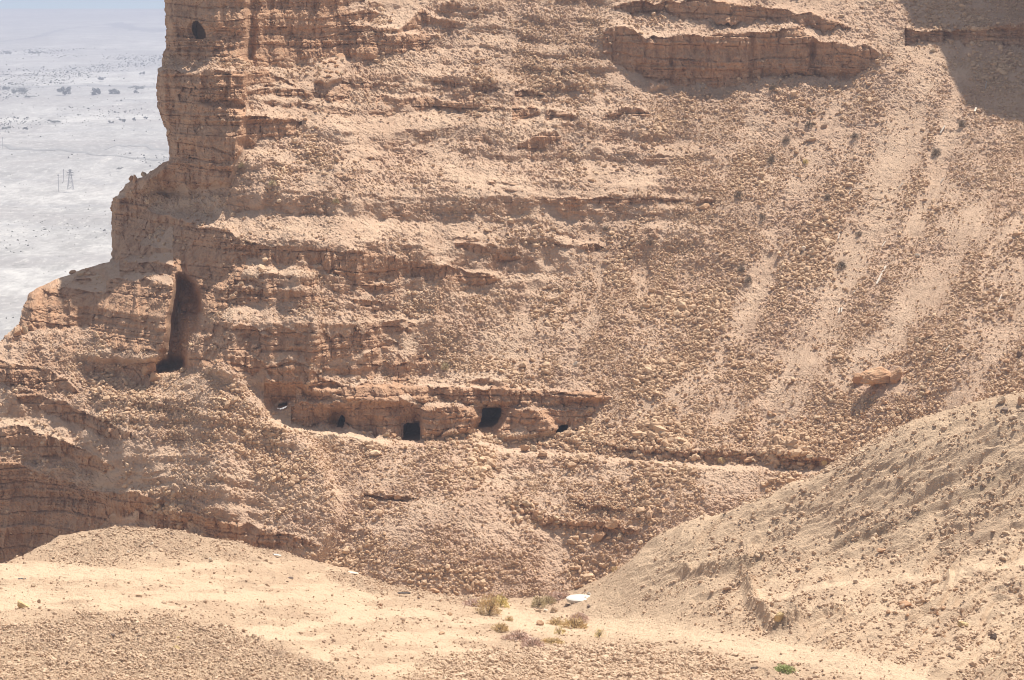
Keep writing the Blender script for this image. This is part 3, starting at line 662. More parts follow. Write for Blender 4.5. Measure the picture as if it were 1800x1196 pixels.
size = np.clip(np.exp(r_.normal(-1.34, 0.48, N1)), 0.10, 1.15); size *= 1 - 0.4 * chute.ravel()[idx]
bigz = (su_px > 980) & (sv_px > 420); size *= np.where(bigz, 1.08, 0.95) * (0.78 + 0.65 * ss(-.1, .6, vn2(su_px / 60, sv_px / 60, 5)))
size *= np.where((sv_px > 735) & (sv_px < 830) & (su_px > 640), 1.3, 1.0)
pos[:, 2] += size * 0.12
link('scree', rocks_mesh('scree', pos, size, M_SCREE, 3), label='loose tan scree stones strewn in ribs down the talus slope', cat='scree', kind='stuff')
# gravel on the near ground
vis2 = (pu > -250) & (pu < 2100) & (pv < 1215)
fd = (0.03 + 0.30 * gravel + 0.26 * rslope * ss(-0.2, 0.4, rill2 - .5 * rill) + 0.5 * gravel * ss(900, 1000, pu)) * (1 - 0.9 * ss(.3, .8, fdust_lit)) * (AY / 350) ** -1
fd = fd * vis2 * np.where(AY < np.interp(pu, [0, 200, 450, 560, 2000], [322, 342, 348, 356, 342]), 1, 0)
N2 = 100000
idx = pick(N2, fd, r_); pos = FGP.reshape(-1, 3)[idx] + r_.uniform(-.1, .1, (N2, 3))
size = np.clip(np.exp(r_.normal(-1.75, 0.5, N2)), 0.08, 0.7); size *= np.where((pu.ravel()[idx] > 1250) | (pv.ravel()[idx] > 1130) & (pu.ravel()[idx] > 760), 1.4, 1.0)
pos[:, 2] += size * .1
link('gravel', rocks_mesh('gravel', pos, size, M_FSTONE, 9), label='small grey-tan stones scattered over the near knolls and slope', cat='gravel', kind='stuff')
# ------------------------------------------------------------------ single boulders
BV, BF = ico(2)
BV3, BF3 = ico(4)
def boulder_mesh(name, seed, dims, m, cuts=14, big=False):
    r = np.random.default_rng(seed); v = (BV3 if big else BV).astype(np.float64).copy() * 1.25
    for _ in range(cuts):
        n = r.normal(size=3); n /= np.linalg.norm(n); d = r.uniform(.50, .92)
        s = v @ n; v -= np.outer(np.maximum(0, s - d), n)
    if big: v = v * (1 + 0.22 * fbm3(v[:, 0] * 1.7 + seed, v[:, 1] * 1.7, v[:, 2] * 2.6, 5, .6)[:, None]) - 0.06 * (np.abs(vnoise3(v[:, 0] * 3, v[:, 1] * 3, v[:, 2] * 1.2 + seed)) < .06)[:, None] * v
    else: v += 0.05 * r.normal(size=v.shape)
    v = v * np.array(dims) * 0.5
    v[:, 2] -= v[:, 2].min() * 0.55
    return mesh_np(name, v, BF3 if big else BF, None, m, 3)
def boulder(at, px, py, wpx, hpx, m, lb, group=None, rz=0.0, ry=0.0, name='boulder', cat='boulder', seed=None):
    p = at(px, py); s = p.y / K
    if wpx > 60: p = p + Vector((0, -0.5, -0.15))
    me = boulder_mesh(name, seed if seed is not None else int(px * 7 + py), (wpx * s, wpx * s * 0.8, hpx * s * 1.15), m, big=wpx > 23)
    o = link(name, me, label=lb, cat=cat, group=group, loc=p); o.rotation_euler = (0, ry, rz); return o
BL = [
 (fore_at,38,1069,27,17,M_YEL,'large smooth yellowish boulder lying on the pale ground at the far left',0,.45),
 (fore_at,307,1140,16,10,M_YEL,'yellow-brown boulder on top of the grey gravel mound',0,0),
 (fore_at,314,1122,10,6,M_YEL,'small yellowish stone just behind the yellow-brown boulder on the gravel mound',0,0),
 (fore_at,198,1119,10,6,M_DARK,'dark stone near the top of the grey gravel mound',0,.2),
 (fore_at,242,956,11,7,M_TAN,'tan angular stone near the crest of the rounded knoll',0,0),
 (fore_at,267,961,9,5,M_PALE,'pale flat stone right of the tan stone near the knoll crest',0,0),
 (fore_at,190,971,8,6,M_TAN,'small grey stone left of the stones on the knoll crest',0,0),
 (fore_at,226,972,7,5,M_PALE,'small whitish stone in the middle of the knoll top',0,0),
 (fore_at,239,977,12,6,M_TAN,'low broad stone in the middle of the knoll top',0,0),
 (fore_at,115,982,9,5,M_TAN,'small low stone on the left flank of the knoll',0,0),
 (fore_at,364,981,8,7,M_TAN,'upper stone of the pair on the right of the knoll',0,0),
 (fore_at,371,990,8,9,M_PALE,'upright lower stone of the pair on the right of the knoll',0,0),
 (fore_at,414,1006,9,5,M_TAN,'left one of two flat stones below the pair on the knoll',0,0),
 (fore_at,440,1006,9,6,M_TAN,'right one of two flat stones below the pair on the knoll',0,0),
 (fore_at,510,1017,10,6,M_DARK,'dark brown stone on the pale right flank of the knoll',0,0),
 (fore_at,243,1052,11,9,M_TAN,'pointed tan stone alone on the pale ground between knoll and mound',0,0),
 (fore_at,58,1032,10,6,M_TAN,'tan stone on the pale ground above the large yellowish boulder',0,0),
 (fore_at,13,1102,14,7,M_RED,'reddish slab at the far left edge of the pale ground',0,0),
 (fore_at,765,1044,21,12,M_RED,'rust coloured boulder on the gravel near the black pipe',0,0),
 (fore_at,903,1046,20,10,M_RED,'rust coloured boulder at the head of the white wash, left of its twin',0,0),
 (fore_at,922,1043,15,11,M_RED,'rust coloured boulder at the head of the white wash, right of its twin',0,0),
 (fore_at,974,1043,11,7,M_RED,'small rust coloured stone left of the white disc',0,0),
 (fore_at,880,1048,16,7,M_DARK,'dark flat stone left of the rust coloured twin boulders',0,0),
 (fore_at,860,1046,18,6,M_DARK,'dark brown slab on the rim of the wash, leftmost of the row',0,0),
 (fore_at,945,1054,13,8,M_TAN,'grey stone in the white wash in front of the small rust coloured stone',0,0),
 (fore_at,948,1078,12,6,M_TAN,'grey stone at the foot of the olive shrub',0,0),
 (fore_at,960,1076,10,6,M_PALE,'pale stone right of the grey stone under the olive shrub',0,0),
 (fore_at,950,1101,14,10,M_RED,'brown angular stone between the wash and the long ochre shrub',0,0),
 (fore_at,973,1078,12,12,M_TAN,'jagged brown stone leaning beside the olive shrub',0,0),
 (fore_at,620,1008,26,8,M_PALE,'long pale slab on the gravel shoulder, leftmost under the talus',0,0),
 (fore_at,720,1008,14,10,M_TAN,'pale slab standing at the toe of the talus',0,0),
 (fore_at,776,1117,12,6,M_RED,'small reddish stone alone on the pale flat',0,0),
 (fore_at,669,1064,7,5,M_RED,'small brown stone on the pale flat left of the wash',0,0),
 (fore_at,790,1080,9,5,M_RED,'brown stone at the left edge of the wash below the pink shrub',0,0),
 (fore_at,1035,1068,9,6,M_DARK,'small dark stone on the tan slope right of the white disc',0,0),
 (fore_at,1370,1112,22,22,M_YEL,'ochre block of crumbling bank jutting out above the wash',0,0),
 (fore_at,1497,802,8,7,M_DARK,'small dark stone near the ridge crest of the near slope',0,0),
 (fore_at,1760,712,20,14,M_TAN,'tan boulder on the skyline of the near slope at the right',0,0),
 (fore_at,1765,727,19,9,M_DARK,'dark boulder just below the skyline boulder at the right',0,0),
 (fore_at,1795,712,14,16,M_RED,'reddish boulder at the right edge on the ridge crest',0,0),
 (fore_at,1345,1153,1,1,M_TAN,None,0,0),
 (fore_at,1245,1182,9,7,M_RED,'small reddish stone left of the green shrub',0,0),
 (fore_at,1325,1182,16,7,M_DARK,'dark stone lying just left of the green shrub',0,0),
 (fore_at,1693,1106,17,13,M_YEL,'ochre stone on the lower part of the right-hand slope',0,0),
 (fore_at,1745,1127,18,12,M_DARK,'dark brown stone right of the ochre stone on the right-hand slope',0,0),
 (fore_at,1550,975,18,9,M_RED,'reddish stone in a shallow rill of the near slope',0,0),
 (fore_at,1768,940,18,10,M_TAN,'tan rock at the right edge above the footpath',0,0),
 (fore_at,1590,1060,24,10,M_RED,'reddish broken slab below the footpath',0,0),
 (hill_at,1549,668,66,30,M_RED,'huge overhanging red boulder jutting from the boulder slope',0,-.12),
 (hill_at,1575,668,26,24,M_RED,'blocky red rock propping the huge red boulder at its right end',0,0),
 (hill_at,1510,672,24,22,M_RED,'brown rock leaning on the left end of the huge red boulder',0,0),
 (hill_at,1635,590,16,14,M_RED,'dark red boulder up the slope from the huge red boulder',0,0),
 (hill_at,1637,628,16,13,M_TAN,'tan boulder between the dark red boulder and the huge red boulder',0,0),
 (hill_at,1612,602,14,11,M_TAN,'tan boulder left of the dark red boulder on the slope',0,0),
 (hill_at,1792,628,12,12,M_DARK,'dark round boulder at the right edge of the slope',0,0),
 (hill_at,1770,640,12,9,M_RED,'orange-brown stone left of the dark round boulder',0,0),
 (hill_at,1412,442,8,8,M_PALE,'small white stone block on the boulder slope',0,0),
 (hill_at,1612,452,10,9,M_PALE,'cream stone high on the boulder slope right of the white beam',0,0),
 (hill_at,254,655,26,30,M_RED,'tall reddish block standing before the dark rock cleft',0,.5),
 (hill_at,268,668,20,18,M_RED,'smaller reddish block leaning on the tall block before the cleft',0,.5),
 (hill_at,303,664,11,8,M_TAN,'tan boulder in the rubble under the dark cleft',0,0),
 (hill_at,322,654,18,10,M_TAN,'flat tan slab right of the rubble under the dark cleft',0,0),
 (hill_at,30,590,26,16,M_RED,'reddish boulder on the far left skyline of the cliff',0,0),
 (hill_at,45,584,14,14,M_TAN,'tan boulder beside the reddish one on the far left skyline',0,0),
 (hill_at,153,478,10,9,M_RED,'knobby red stone on the ridge crest above the plain, right of its neighbours',0,0),
 (hill_at,142,484,16,8,M_TAN,'flat stone slab on the ridge crest above the plain',0,0),
 (hill_at,116,484,14,8,M_RED,'low reddish stone on the ridge crest above the plain, left of the slab',0,0),
 (hill_at,221,322,10,14,M_RED,'squat rock tooth on the terrace edge, leftmost under the tall cliff',0,0),
 (hill_at,236,322,10,16,M_RED,'second rock tooth from the left on the terrace edge',0,0),
 (hill_at,250,312,12,12,M_TAN,'third rock tooth from the left on the terrace edge',0,0),
 (hill_at,680,770,11,9,M_TAN,'tan boulder at the left foot of the square cave mouth',0,0),
 (hill_at,692,772,12,10,M_RED,'brown boulder between the tan one and the square cave mouth',0,0),
 (hill_at,702,775,10,8,M_TAN,'small boulder right at the sill of the square cave mouth',0,0),
 (hill_at,922,792,20,13,M_RED,'large brown boulder on the path below the caves',0,0),
 (hill_at,939,793,18,12,M_TAN,'tan boulder touching the large brown one below the caves',0,0),
 (hill_at,954,803,22,11,M_RED,'dark reddish boulder just below the two touching boulders under the caves',0,0),
 (hill_at,815,788,10,7,M_RED,'reddish boulder below the layered rock knob',0,0),
 (hill_at,1052,950,28,20,M_RED,'large brown boulder fallen just below the stone row in the hollow',0,0),
 (hill_at,1090,945,14,12,M_TAN,'tan boulder right of the large fallen one in the hollow',0,0),
 (hill_at,1080,925,30,18,M_RED,'massive rust coloured block at the right end of the stone row',0,0),
 (hill_at,1268,814,18,14,M_YEL,'yellowish boulder in the stone row along the bench',0,0),
 (hill_at,1320,812,22,14,M_RED,'red-brown boulder in the stone row along the bench',0,0),
 (hill_at,1368,812,16,13,M_RED,'brown boulder right of the red-brown one on the bench',0,0),
 (hill_at,1450,816,14,11,M_YEL,'yellowish boulder at the right end of the bench',0,0),
 (hill_at,925,892,14,12,M_TAN,'tan boulder at the left end of the stone row in the hollow',0,0),
 (hill_at,895,888,14,9,M_TAN,'low tan boulder left of the stone row in the hollow',0,0),
 (hill_at,700,800,1,1,M_TAN,None,0,0),
 (hill_at,590,902,1,1,M_TAN,None,0,0),
 (hill_at,1018,500,12,9,M_TAN,'tan boulder alone on the smooth fan above the caves',0,0),
 (hill_at,987,514,10,8,M_TAN,'tan boulder lower left on the smooth fan above the caves',0,0),
 (hill_at,1012,643,9,8,M_PALE,'pale stone on the boulder slope above the cave cliff',0,0),
 (hill_at,1238,368,22,12,M_RED,'brown rock step left of the dark shrub on the ledge',0,0),
 (hill_at,582,880,10,7,M_RED,'reddish boulder on the slope above the crumbling lower ledge',0,0),
 (hill_at,700,876,16,8,M_RED,'red-brown slab in the short ledge on the lower slope',0,0),
 (hill_at,688,874,14,9,M_RED,'red-brown rock left of the slab in the short ledge',0,0),
 (hill_at,1640,90,10,7,M_TAN,'tan stone at the head of the smooth slide',0,0),
 (hill_at,1478,30,10,7,M_TAN,'tan boulder on the dusty slope beside the upper cliff',0,0),
]
for (at, x, y, w_, h_, m_, lb, rz, ry) in BL:
    if lb: boulder(at, x, y, w_, h_, m_, lb, rz=rz, ry=ry)
# stones that nothing tells apart: the largest of each patch
PATCH = [
 ([(1010,772),(1440,800),(1440,818),(1010,792)], 46, (8,14), 'in the row along the bench', 'boulders along the bench'),
 ([(890,880),(950,905),(1010,918),(1110,928),(1110,938),(1000,932),(940,918),(885,892)], 34, (9,15), 'in the curved stone row in the hollow', 'stone row in the hollow'),
 ([(960,870),(1110,860),(1190,850),(1190,900),(1110,915),(1000,900)], 30, (7,12), 'among those heaped above the curved stone row', 'boulders above the stone row'),
 ([(760,768),(860,762),(980,766),(1060,745),(1090,760),(1000,785),(800,780)], 40, (7,12), 'of those strewn below the caves', 'boulders below the caves'),
 ([(1330,700),(1500,690),(1640,640),(1640,700),(1520,770),(1350,780)], 45, (8,13), 'of those around the huge red boulder', 'boulders on the lower slope'),
 ([(560,100),(606,98),(600,130),(556,150)], 22, (6,10), 'in the tumbled heap beside the tall cliff', 'tumbled stone heap'),
 ([(1560,1060),(1700,1030),(1700,1150),(1560,1150)], 22, (7,12), 'in the cluster low on the near right-hand slope', 'stones on the lower right slope'),
]
r_ = np.random.default_rng(77)
ONES = ['', 'first', 'second', 'third', 'fourth', 'fifth', 'sixth', 'seventh', 'eighth', 'ninth', 'tenth', 'eleventh', 'twelfth', 'thirteenth', 'fourteenth', 'fifteenth', 'sixteenth', 'seventeenth', 'eighteenth', 'nineteenth']
def ordinal(n):
    if n < 20: return ONES[n]
    t = {2: 'twent', 3: 'thirt', 4: 'fort'}[n // 10]
    return t + 'ieth' if n % 10 == 0 else t + 'y-' + ONES[n % 10]
for poly, n, (s0, s1), place, grp in PATCH:
    xs = [p[0] for p in poly]; ys = [p[1] for p in poly]
    protos = [(boulder_mesh('boulder', 900 + k + len(place), (1, .85, .8), (M_TAN, M_RED, M_TAN, M_RED)[k]), ('tan', 'reddish', 'tan', 'reddish')[k]) for k in range(4)]
    pts = []
    while len(pts) < n:
        x = r_.uniform(min(xs), max(xs)); y = r_.uniform(min(ys), max(ys))
        if inpoly(np.array([x]), np.array([y]), poly)[0]: pts.append((x, y))
    for c, (x, y) in enumerate(sorted(pts)):
        at = fore_at if 'right-hand slope' in place else hill_at
        p = at(x, y); s = r_.uniform(s0, s1) * p.y / K; me, cn_ = protos[int(r_.integers(0, 4))]
        o = link('boulder', me, label='%s boulder, %s from the left %s' % (cn_, ordinal(c + 1), place), cat='boulder', group=grp, loc=p)
        o.scale = (s, s * r_.uniform(.8, 1.2), s * r_.uniform(.7, 1)); o.rotation_euler = (r_.uniform(-.3, .3), r_.uniform(-.3, .3), r_.uniform(0, 6.28))

# ------------------------------------------------------------------ shrubs
def shrub_mesh(name, seed, dims, m, n=420, blade=.16):
    r = np.random.default_rng(seed)
    d = r.normal(size=(n, 3)); d[:, 2] = np.abs(d[:, 2]) * .9; d /= np.linalg.norm(d, axis=1)[:, None]
    rad = r.uniform(.35, 1, n) ** .6 * (1 + .25 * np.sin(d[:, 0] * 5 + seed) * np.cos(d[:, 1] * 4))
    p = d * rad[:, None] * np.array(dims) * .5; p[:, 2] *= 2
    t = d + .6 * r.normal(size=(n, 3)); t /= np.linalg.norm(t, axis=1)[:, None]
    sd = np.cross(t, r.normal(size=(n, 3))); sd /= np.linalg.norm(sd, axis=1)[:, None]
    L_ = blade * r.uniform(.6, 1.5, n)[:, None] * max(dims); a = p - t * L_ * .5; b = p + t * L_ * .5; wv = sd * L_ * .13
    V_ = np.stack([a - wv, a + wv, b], 1).reshape(-1, 3); V_[:, 2] = np.maximum(V_[:, 2], 0.0)
    return mesh_np(name, V_, np.arange(3 * n).reshape(n, 3), None, m, 3)
def stems_mesh(name, seed, dims, m, n=26):
    r = np.random.default_rng(seed); vv, ff = [], []
    for i in range(n):
        a = r.uniform(0, 6.28); e = r.uniform(.2, 1.0)
        tip = Vector((math.cos(a) * dims[0] * .42 * e, math.sin(a) * dims[1] * .42 * e, dims[2] * r.uniform(.5, .95))); w_ = .035 * max(dims) * .5
        k = len(vv)
        for t, ww in ((0, w_), (1, w_ * .3)):
            for j in range(3):
                an = j * 2.094; vv.append((tip.x * t + ww * math.cos(an), tip.y * t + ww * math.sin(an), tip.z * t))
        for j in range(3): ff.append((k + j, k + (j + 1) % 3, k + 3 + (j + 1) % 3, k + 3 + j))
    me = bpy.data.meshes.new(name); me.from_pydata(vv, [], ff); me.materials.append(m); return me
M_OCH = plain_mat('ochre_twigs', (0.66, 0.50, 0.27)); M_OLI = plain_mat('olive_twigs', (0.55, 0.46, 0.28)); M_PNK = plain_mat('pink_brown_twigs', (0.66, 0.49, 0.40))
M_GRN = plain_mat('green_leaves', (0.42, 0.48, 0.20)); M_YGR = plain_mat('yellow_green_twigs', (0.72, 0.60, 0.25)); M_GRY = plain_mat('grey_twigs', (0.28, 0.23, 0.18)); M_STEM = plain_mat('woody_stem', (0.22, 0.16, 0.11))
SH = [
 (fore_at,860,1080,38,30,M_OCH,'bushy ochre dry shrub at the left side of the white wash'),
 (fore_at,878,1066,30,18,M_YGR,'low yellowish shrub behind the bushy ochre shrub'),
 (fore_at,835,1064,40,10,M_PNK,'flat pinkish shrub patch at the head of the wash on the left'),
 (fore_at,946,1070,24,16,M_OLI,'olive shrub on the right bank of the wash, left half of a long clump'),
 (fore_at,962,1063,24,14,M_OLI,'olive-brown shrub joined to the olive shrub on its right'),
 (fore_at,982,1052,34,10,M_PNK,'flat pinkish shrub between the olive shrubs and the white disc'),
 (fore_at,978,1096,24,12,M_OCH,'small ochre shrub above the long ochre clump'),
 (fore_at,1010,1104,40,18,M_OCH,'long ochre shrub on the gravel right of the wash'),
 (fore_at,1018,1092,28,10,M_PNK,'pinkish brown shrub top behind the long ochre shrub'),
 (fore_at,983,1115,20,14,M_YGR,'yellow-green tuft at the left end of the long ochre shrub'),
 (fore_at,1053,1120,18,14,M_YGR,'lone yellow tuft right of the long ochre shrub'),
 (fore_at,895,1092,14,8,M_OCH,'tiny ochre tuft in the middle of the white wash'),
 (fore_at,880,1110,26,12,M_OCH,'low ochre tuft above the large pinkish shrub'),
 (fore_at,910,1128,40,15,M_PNK,'large flat pinkish shrub at the lower end of the wash, left half'),
 (fore_at,936,1138,36,15,M_PNK,'large flat pinkish shrub at the lower end of the wash, right half'),
 (fore_at,968,1132,36,7,M_OCH,'thin brown strip of dry scrub right of the large pinkish shrub'),
 (fore_at,1378,1184,32,11,M_GRN,'bright green low shrub near the bottom edge'),
 (fore_at,1081,1006,12,9,M_OCH,'small brown tuft in the ravine head above the white disc'),
 (hill_at,1299,350,15,12,M_GRY,'dark shrub near the step of the upper ledge'),
 (hill_at,1340,387,10,9,M_GRY,'dark shrub on the scree below the ledge shrub'),
 (hill_at,1315,497,14,11,M_GRY,'dark shrub on the boulder slope, lower of a close pair'),
 (hill_at,1303,477,14,9,M_GRY,'grey shrub on the boulder slope, upper of a close pair'),
 (hill_at,1142,434,18,13,M_GRY,'grey shrub at the head of the bare fan'),
 (hill_at,1358,160,14,10,M_GRY,'grey shrub in the shade line under the upper cliff'),
 (hill_at,1382,250,13,10,M_GRY,'grey shrub on the talus right of the dark boulder patch'),
 (hill_at,1355,285,14,10,M_GRY,'grey-brown shrub below the others on the upper talus'),
 (hill_at,1423,198,11,9,M_GRY,'small grey shrub on the smooth talus under the upper cliff'),
 (hill_at,1422,224,14,10,M_GRY,'dark shrub beside the fallen grey sticks'),
 (hill_at,1502,246,14,9,M_GRY,'dark shrub on the left margin of the smooth slide'),
 (hill_at,1645,274,16,11,M_GRY,'grey shrub at the lower end of the second slide'),
 (hill_at,1690,226,14,10,M_GRY,'grey-brown shrub just below the big shadow'),
 (hill_at,1510,414,11,8,M_GRY,'dark shrub in the middle of the smooth slide'),
 (hill_at,1480,470,16,11,M_GRY,'grey shrub on the left side of the smooth slide, beside a tan patch'),
 (hill_at,1712,205,1,1,M_GRY,None),
 (hill_at,1455,350,12,9,M_GRY,'dark shrub between the scree and the smooth slide'),
 (hill_at,1415,287,9,7,M_YGR,'small yellowish tuft on the upper talus'),
 (hill_at,782,652,14,12,M_OLI,'olive shrub above the cave cliff at the foot of the scree'),
 (hill_at,1065,404,9,7,M_GRY,'small dark shrub on the ledge left of the bare fan'),
 (hill_at,590,358,12,8,M_OLI,'small olive shrub on the pale slope below the tall cliff'),
 (hill_at,480,328,13,9,M_OLI,'olive shrub on the pale slope nearest the foot of the tall cliff'),
 (hill_at,426,298,12,8,M_OLI,'olive shrub at the right foot of the tall cliff'),
]
for i, (at, x, y, w_, h_, m_, lb) in enumerate(SH):
    if not lb: continue
    p = at(x, y); s = p.y / K; w_ *= 1.35 if w_ > 20 else 1.2; dims = (w_ * s, w_ * s * .9, h_ * s * 1.25)
    t = link('shrub', None, label=lb, cat='shrub', loc=p)
    nb = 900 if w_ > 25 else 380
    link('foliage', shrub_mesh('foliage', i, dims, m_, nb, .10 if w_ > 20 else .16), parent=t)
    link('stem', stems_mesh('stem', i + 50, dims, M_STEM), parent=t)

# ------------------------------------------------------------------ timber, disc, pipe
def bar(name, at, a, b, wpx, m, lb, cat='beam', thick=None):
    p = at(*a); q = at(*b); s = p.y / K; w_ = wpx * s; up = Vector((0, -.5, .8)).normalized()
    p = p + up * (w_ * .7 + .12); q = q + up * (w_ * .7 + .12)
    d = (q - p); L_ = d.length; d.normalize(); sd = d.cross(up).normalized(); n = sd.cross(d)
    vv = []; t_ = (thick or wpx * .5) * s
    for k, f in enumerate((0, .5, 1)):
        c = d * L_ * f + n * (.03 * (k == 1))
        for e1, e2 in ((-1, -1), (1, -1), (1, 1), (-1, 1)):
            vv.append(c + sd * e1 * w_ * .5 * random.uniform(.85, 1.05) + n * e2 * t_ * .5)
    ff = [(3, 2, 1, 0), (8, 9, 10, 11)]
    for k in (0, 4):
        for j in range(4): ff.append((k + j, k + (j + 1) % 4, k + 4 + (j + 1) % 4, k + 4 + j))
    me = bpy.data.meshes.new(name); me.from_pydata([tuple(x) for x in vv], [], ff); me.materials.append(m)
    link(name, me, label=lb, cat=cat, loc=p)
M_WOOD = plain_mat('bleached_wood', (0.60, 0.53, 0.45)); M_WOODG = plain_mat('grey_wood', (0.42, 0.36, 0.31)); M_WHITE = plain_mat('white_painted_metal', (0.62, 0.58, 0.52), .5, .03); M_PIPE = plain_mat('dark_pipe', (0.08, 0.08, 0.085), .6)
bar('wooden_beam', hill_at, (1540,503), (1556,471), 3.2, M_WOOD, 'longest bleached beam lying down the slope beside the smooth slide')
bar('wooden_beam', hill_at, (1474,552), (1475,544), 2.4, M_WOOD, 'left one of two short pale planks side by side on the slide')
bar('wooden_beam', hill_at, (1479,551), (1480,543), 2.4, M_WOOD, 'right one of two short pale planks side by side on the slide')
bar('wooden_beam', hill_at, (1551,436), (1556,426), 1.6, M_WOOD, 'thin short pale stick above the longest beam')
bar('wooden_beam', hill_at, (1474,421), (1475,412), 2.0, M_WOOD, 'short pale stick at the left edge of the slide')
bar('wooden_beam', hill_at, (1498,519), (1503,513), 1.8, M_WOODG, 'short brownish stick below the slide, right of a dark scrap')
bar('wooden_beam', hill_at, (1712,202), (1716,192), 3.0, M_WOOD, 'bright short plank just below the big shadow')
bar('wooden_beam', hill_at, (1653,237), (1660,226), 2.4, M_WOOD, 'bright slanting plank in the second slide')
bar('wooden_beam', hill_at, (1659,396-80), (1652,405-80), 1.5, M_WOODG, 'thin grey stick lying across the second slide')
bar('wooden_beam', hill_at, (1732,158), (1734,146), 2.0, M_WOODG, 'grey post inside the big shadow')
bar('wooden_beam', hill_at, (1579,334), (1586,326), 1.8, M_WOOD, 'small pale stick in the middle of the slide')
bar('wooden_beam', hill_at, (1492,342), (1497,334), 1.5, M_WOODG, 'thin grey stick on the scree left of the slide')
bar('wooden_beam', hill_at, (1755,535), (1761,520), 1.6, M_WOOD, 'thin pale stick on the far right of the boulder slope')
bar('wooden_beam', hill_at, (1661,620), (1669,610), 1.6, M_WOOD, 'thin pale stick up the slope from the huge red boulder')
bar('wooden_beam', hill_at, (1498,174), (1512,167), 1.3, M_WOODG, 'thin grey stick on the talus under the upper cliff')
bar('wooden_beam', hill_at, (1506,222), (1520,222), 2.0, M_WOODG, 'reddish grey log lying level beside the slide')
bar('plank', fore_at, (481,977), (494,979), 4.0, M_WHITE, 'white plank lying on the right crest of the knoll', 'plank')
bar('plank', fore_at, (32,1018), (46,1018), 2.2, M_PIPE, 'dark strip of board on the pale ground at the left', 'plank')
def pipe():
    p = fore_at(698, 1045); s = p.y / K; n = 10; vv, ff = [], []; L_ = 24 * s; r = .10
    for k, f in enumerate((0, .3, .7, 1)):
        for j in range(n):
            a = j * 2 * math.pi / n; vv.append((L_ * f, .25 * math.sin(f * 3), r + r * math.sin(a) - 0 * f)); vv[-1] = (vv[-1][0], vv[-1][1] + r * math.cos(a), vv[-1][2])
    for k in range(3):
        for j in range(n): ff.append((k * n + j, k * n + (j + 1) % n, (k + 1) * n + (j + 1) % n, (k + 1) * n + j))
    ff += [tuple(range(n)), tuple(3 * n + j for j in range(n))]
    me = bpy.data.meshes.new('pipe'); me.from_pydata(vv, [], ff); me.materials.append(M_PIPE)
    link('pipe', me, label='short black pipe lying on gravel left of the wash', cat='pipe', loc=p + Vector((0, 0, .12)))
pipe()
def disc():
    p = fore_at(1019, 1056); s = p.y / K; R = 24.5 * s; n = 48; vv, ff = [], []
    prof = [(0, .32), (R * .55, .30), (R * .9, .22), (R, .12), (R, 0), (R * .97, -.12), (R * .94, -.3)]
    for r, z in prof[1:]:
        for j in range(n): a = j * 2 * math.pi / n; vv.append((r * math.cos(a), r * math.sin(a), z))
    vv.append((0, 0, .32)); c = len(vv) - 1
    for j in range(n): ff.append((c, j, (j + 1) % n))
    for k in range(len(prof) - 2):
        for j in range(n): ff.append((k * n + j, (k + 1) * n + j, (k + 1) * n + (j + 1) % n, k * n + (j + 1) % n))
    me = bpy.data.meshes.new('tank_lid'); me.from_pydata(vv, [], ff); me.materials.append(M_WHITE)
    link('tank_lid', me, label='round white disc-shaped tank lid lying level at the head of the wash', cat='tank lid', loc=p + Vector((0, 0, .22)))
disc()
boulder(fore_at, 1035, 1046, 9, 9, M_WHITE, 'small white lump just behind the white disc', name='white_stone', cat='stone')

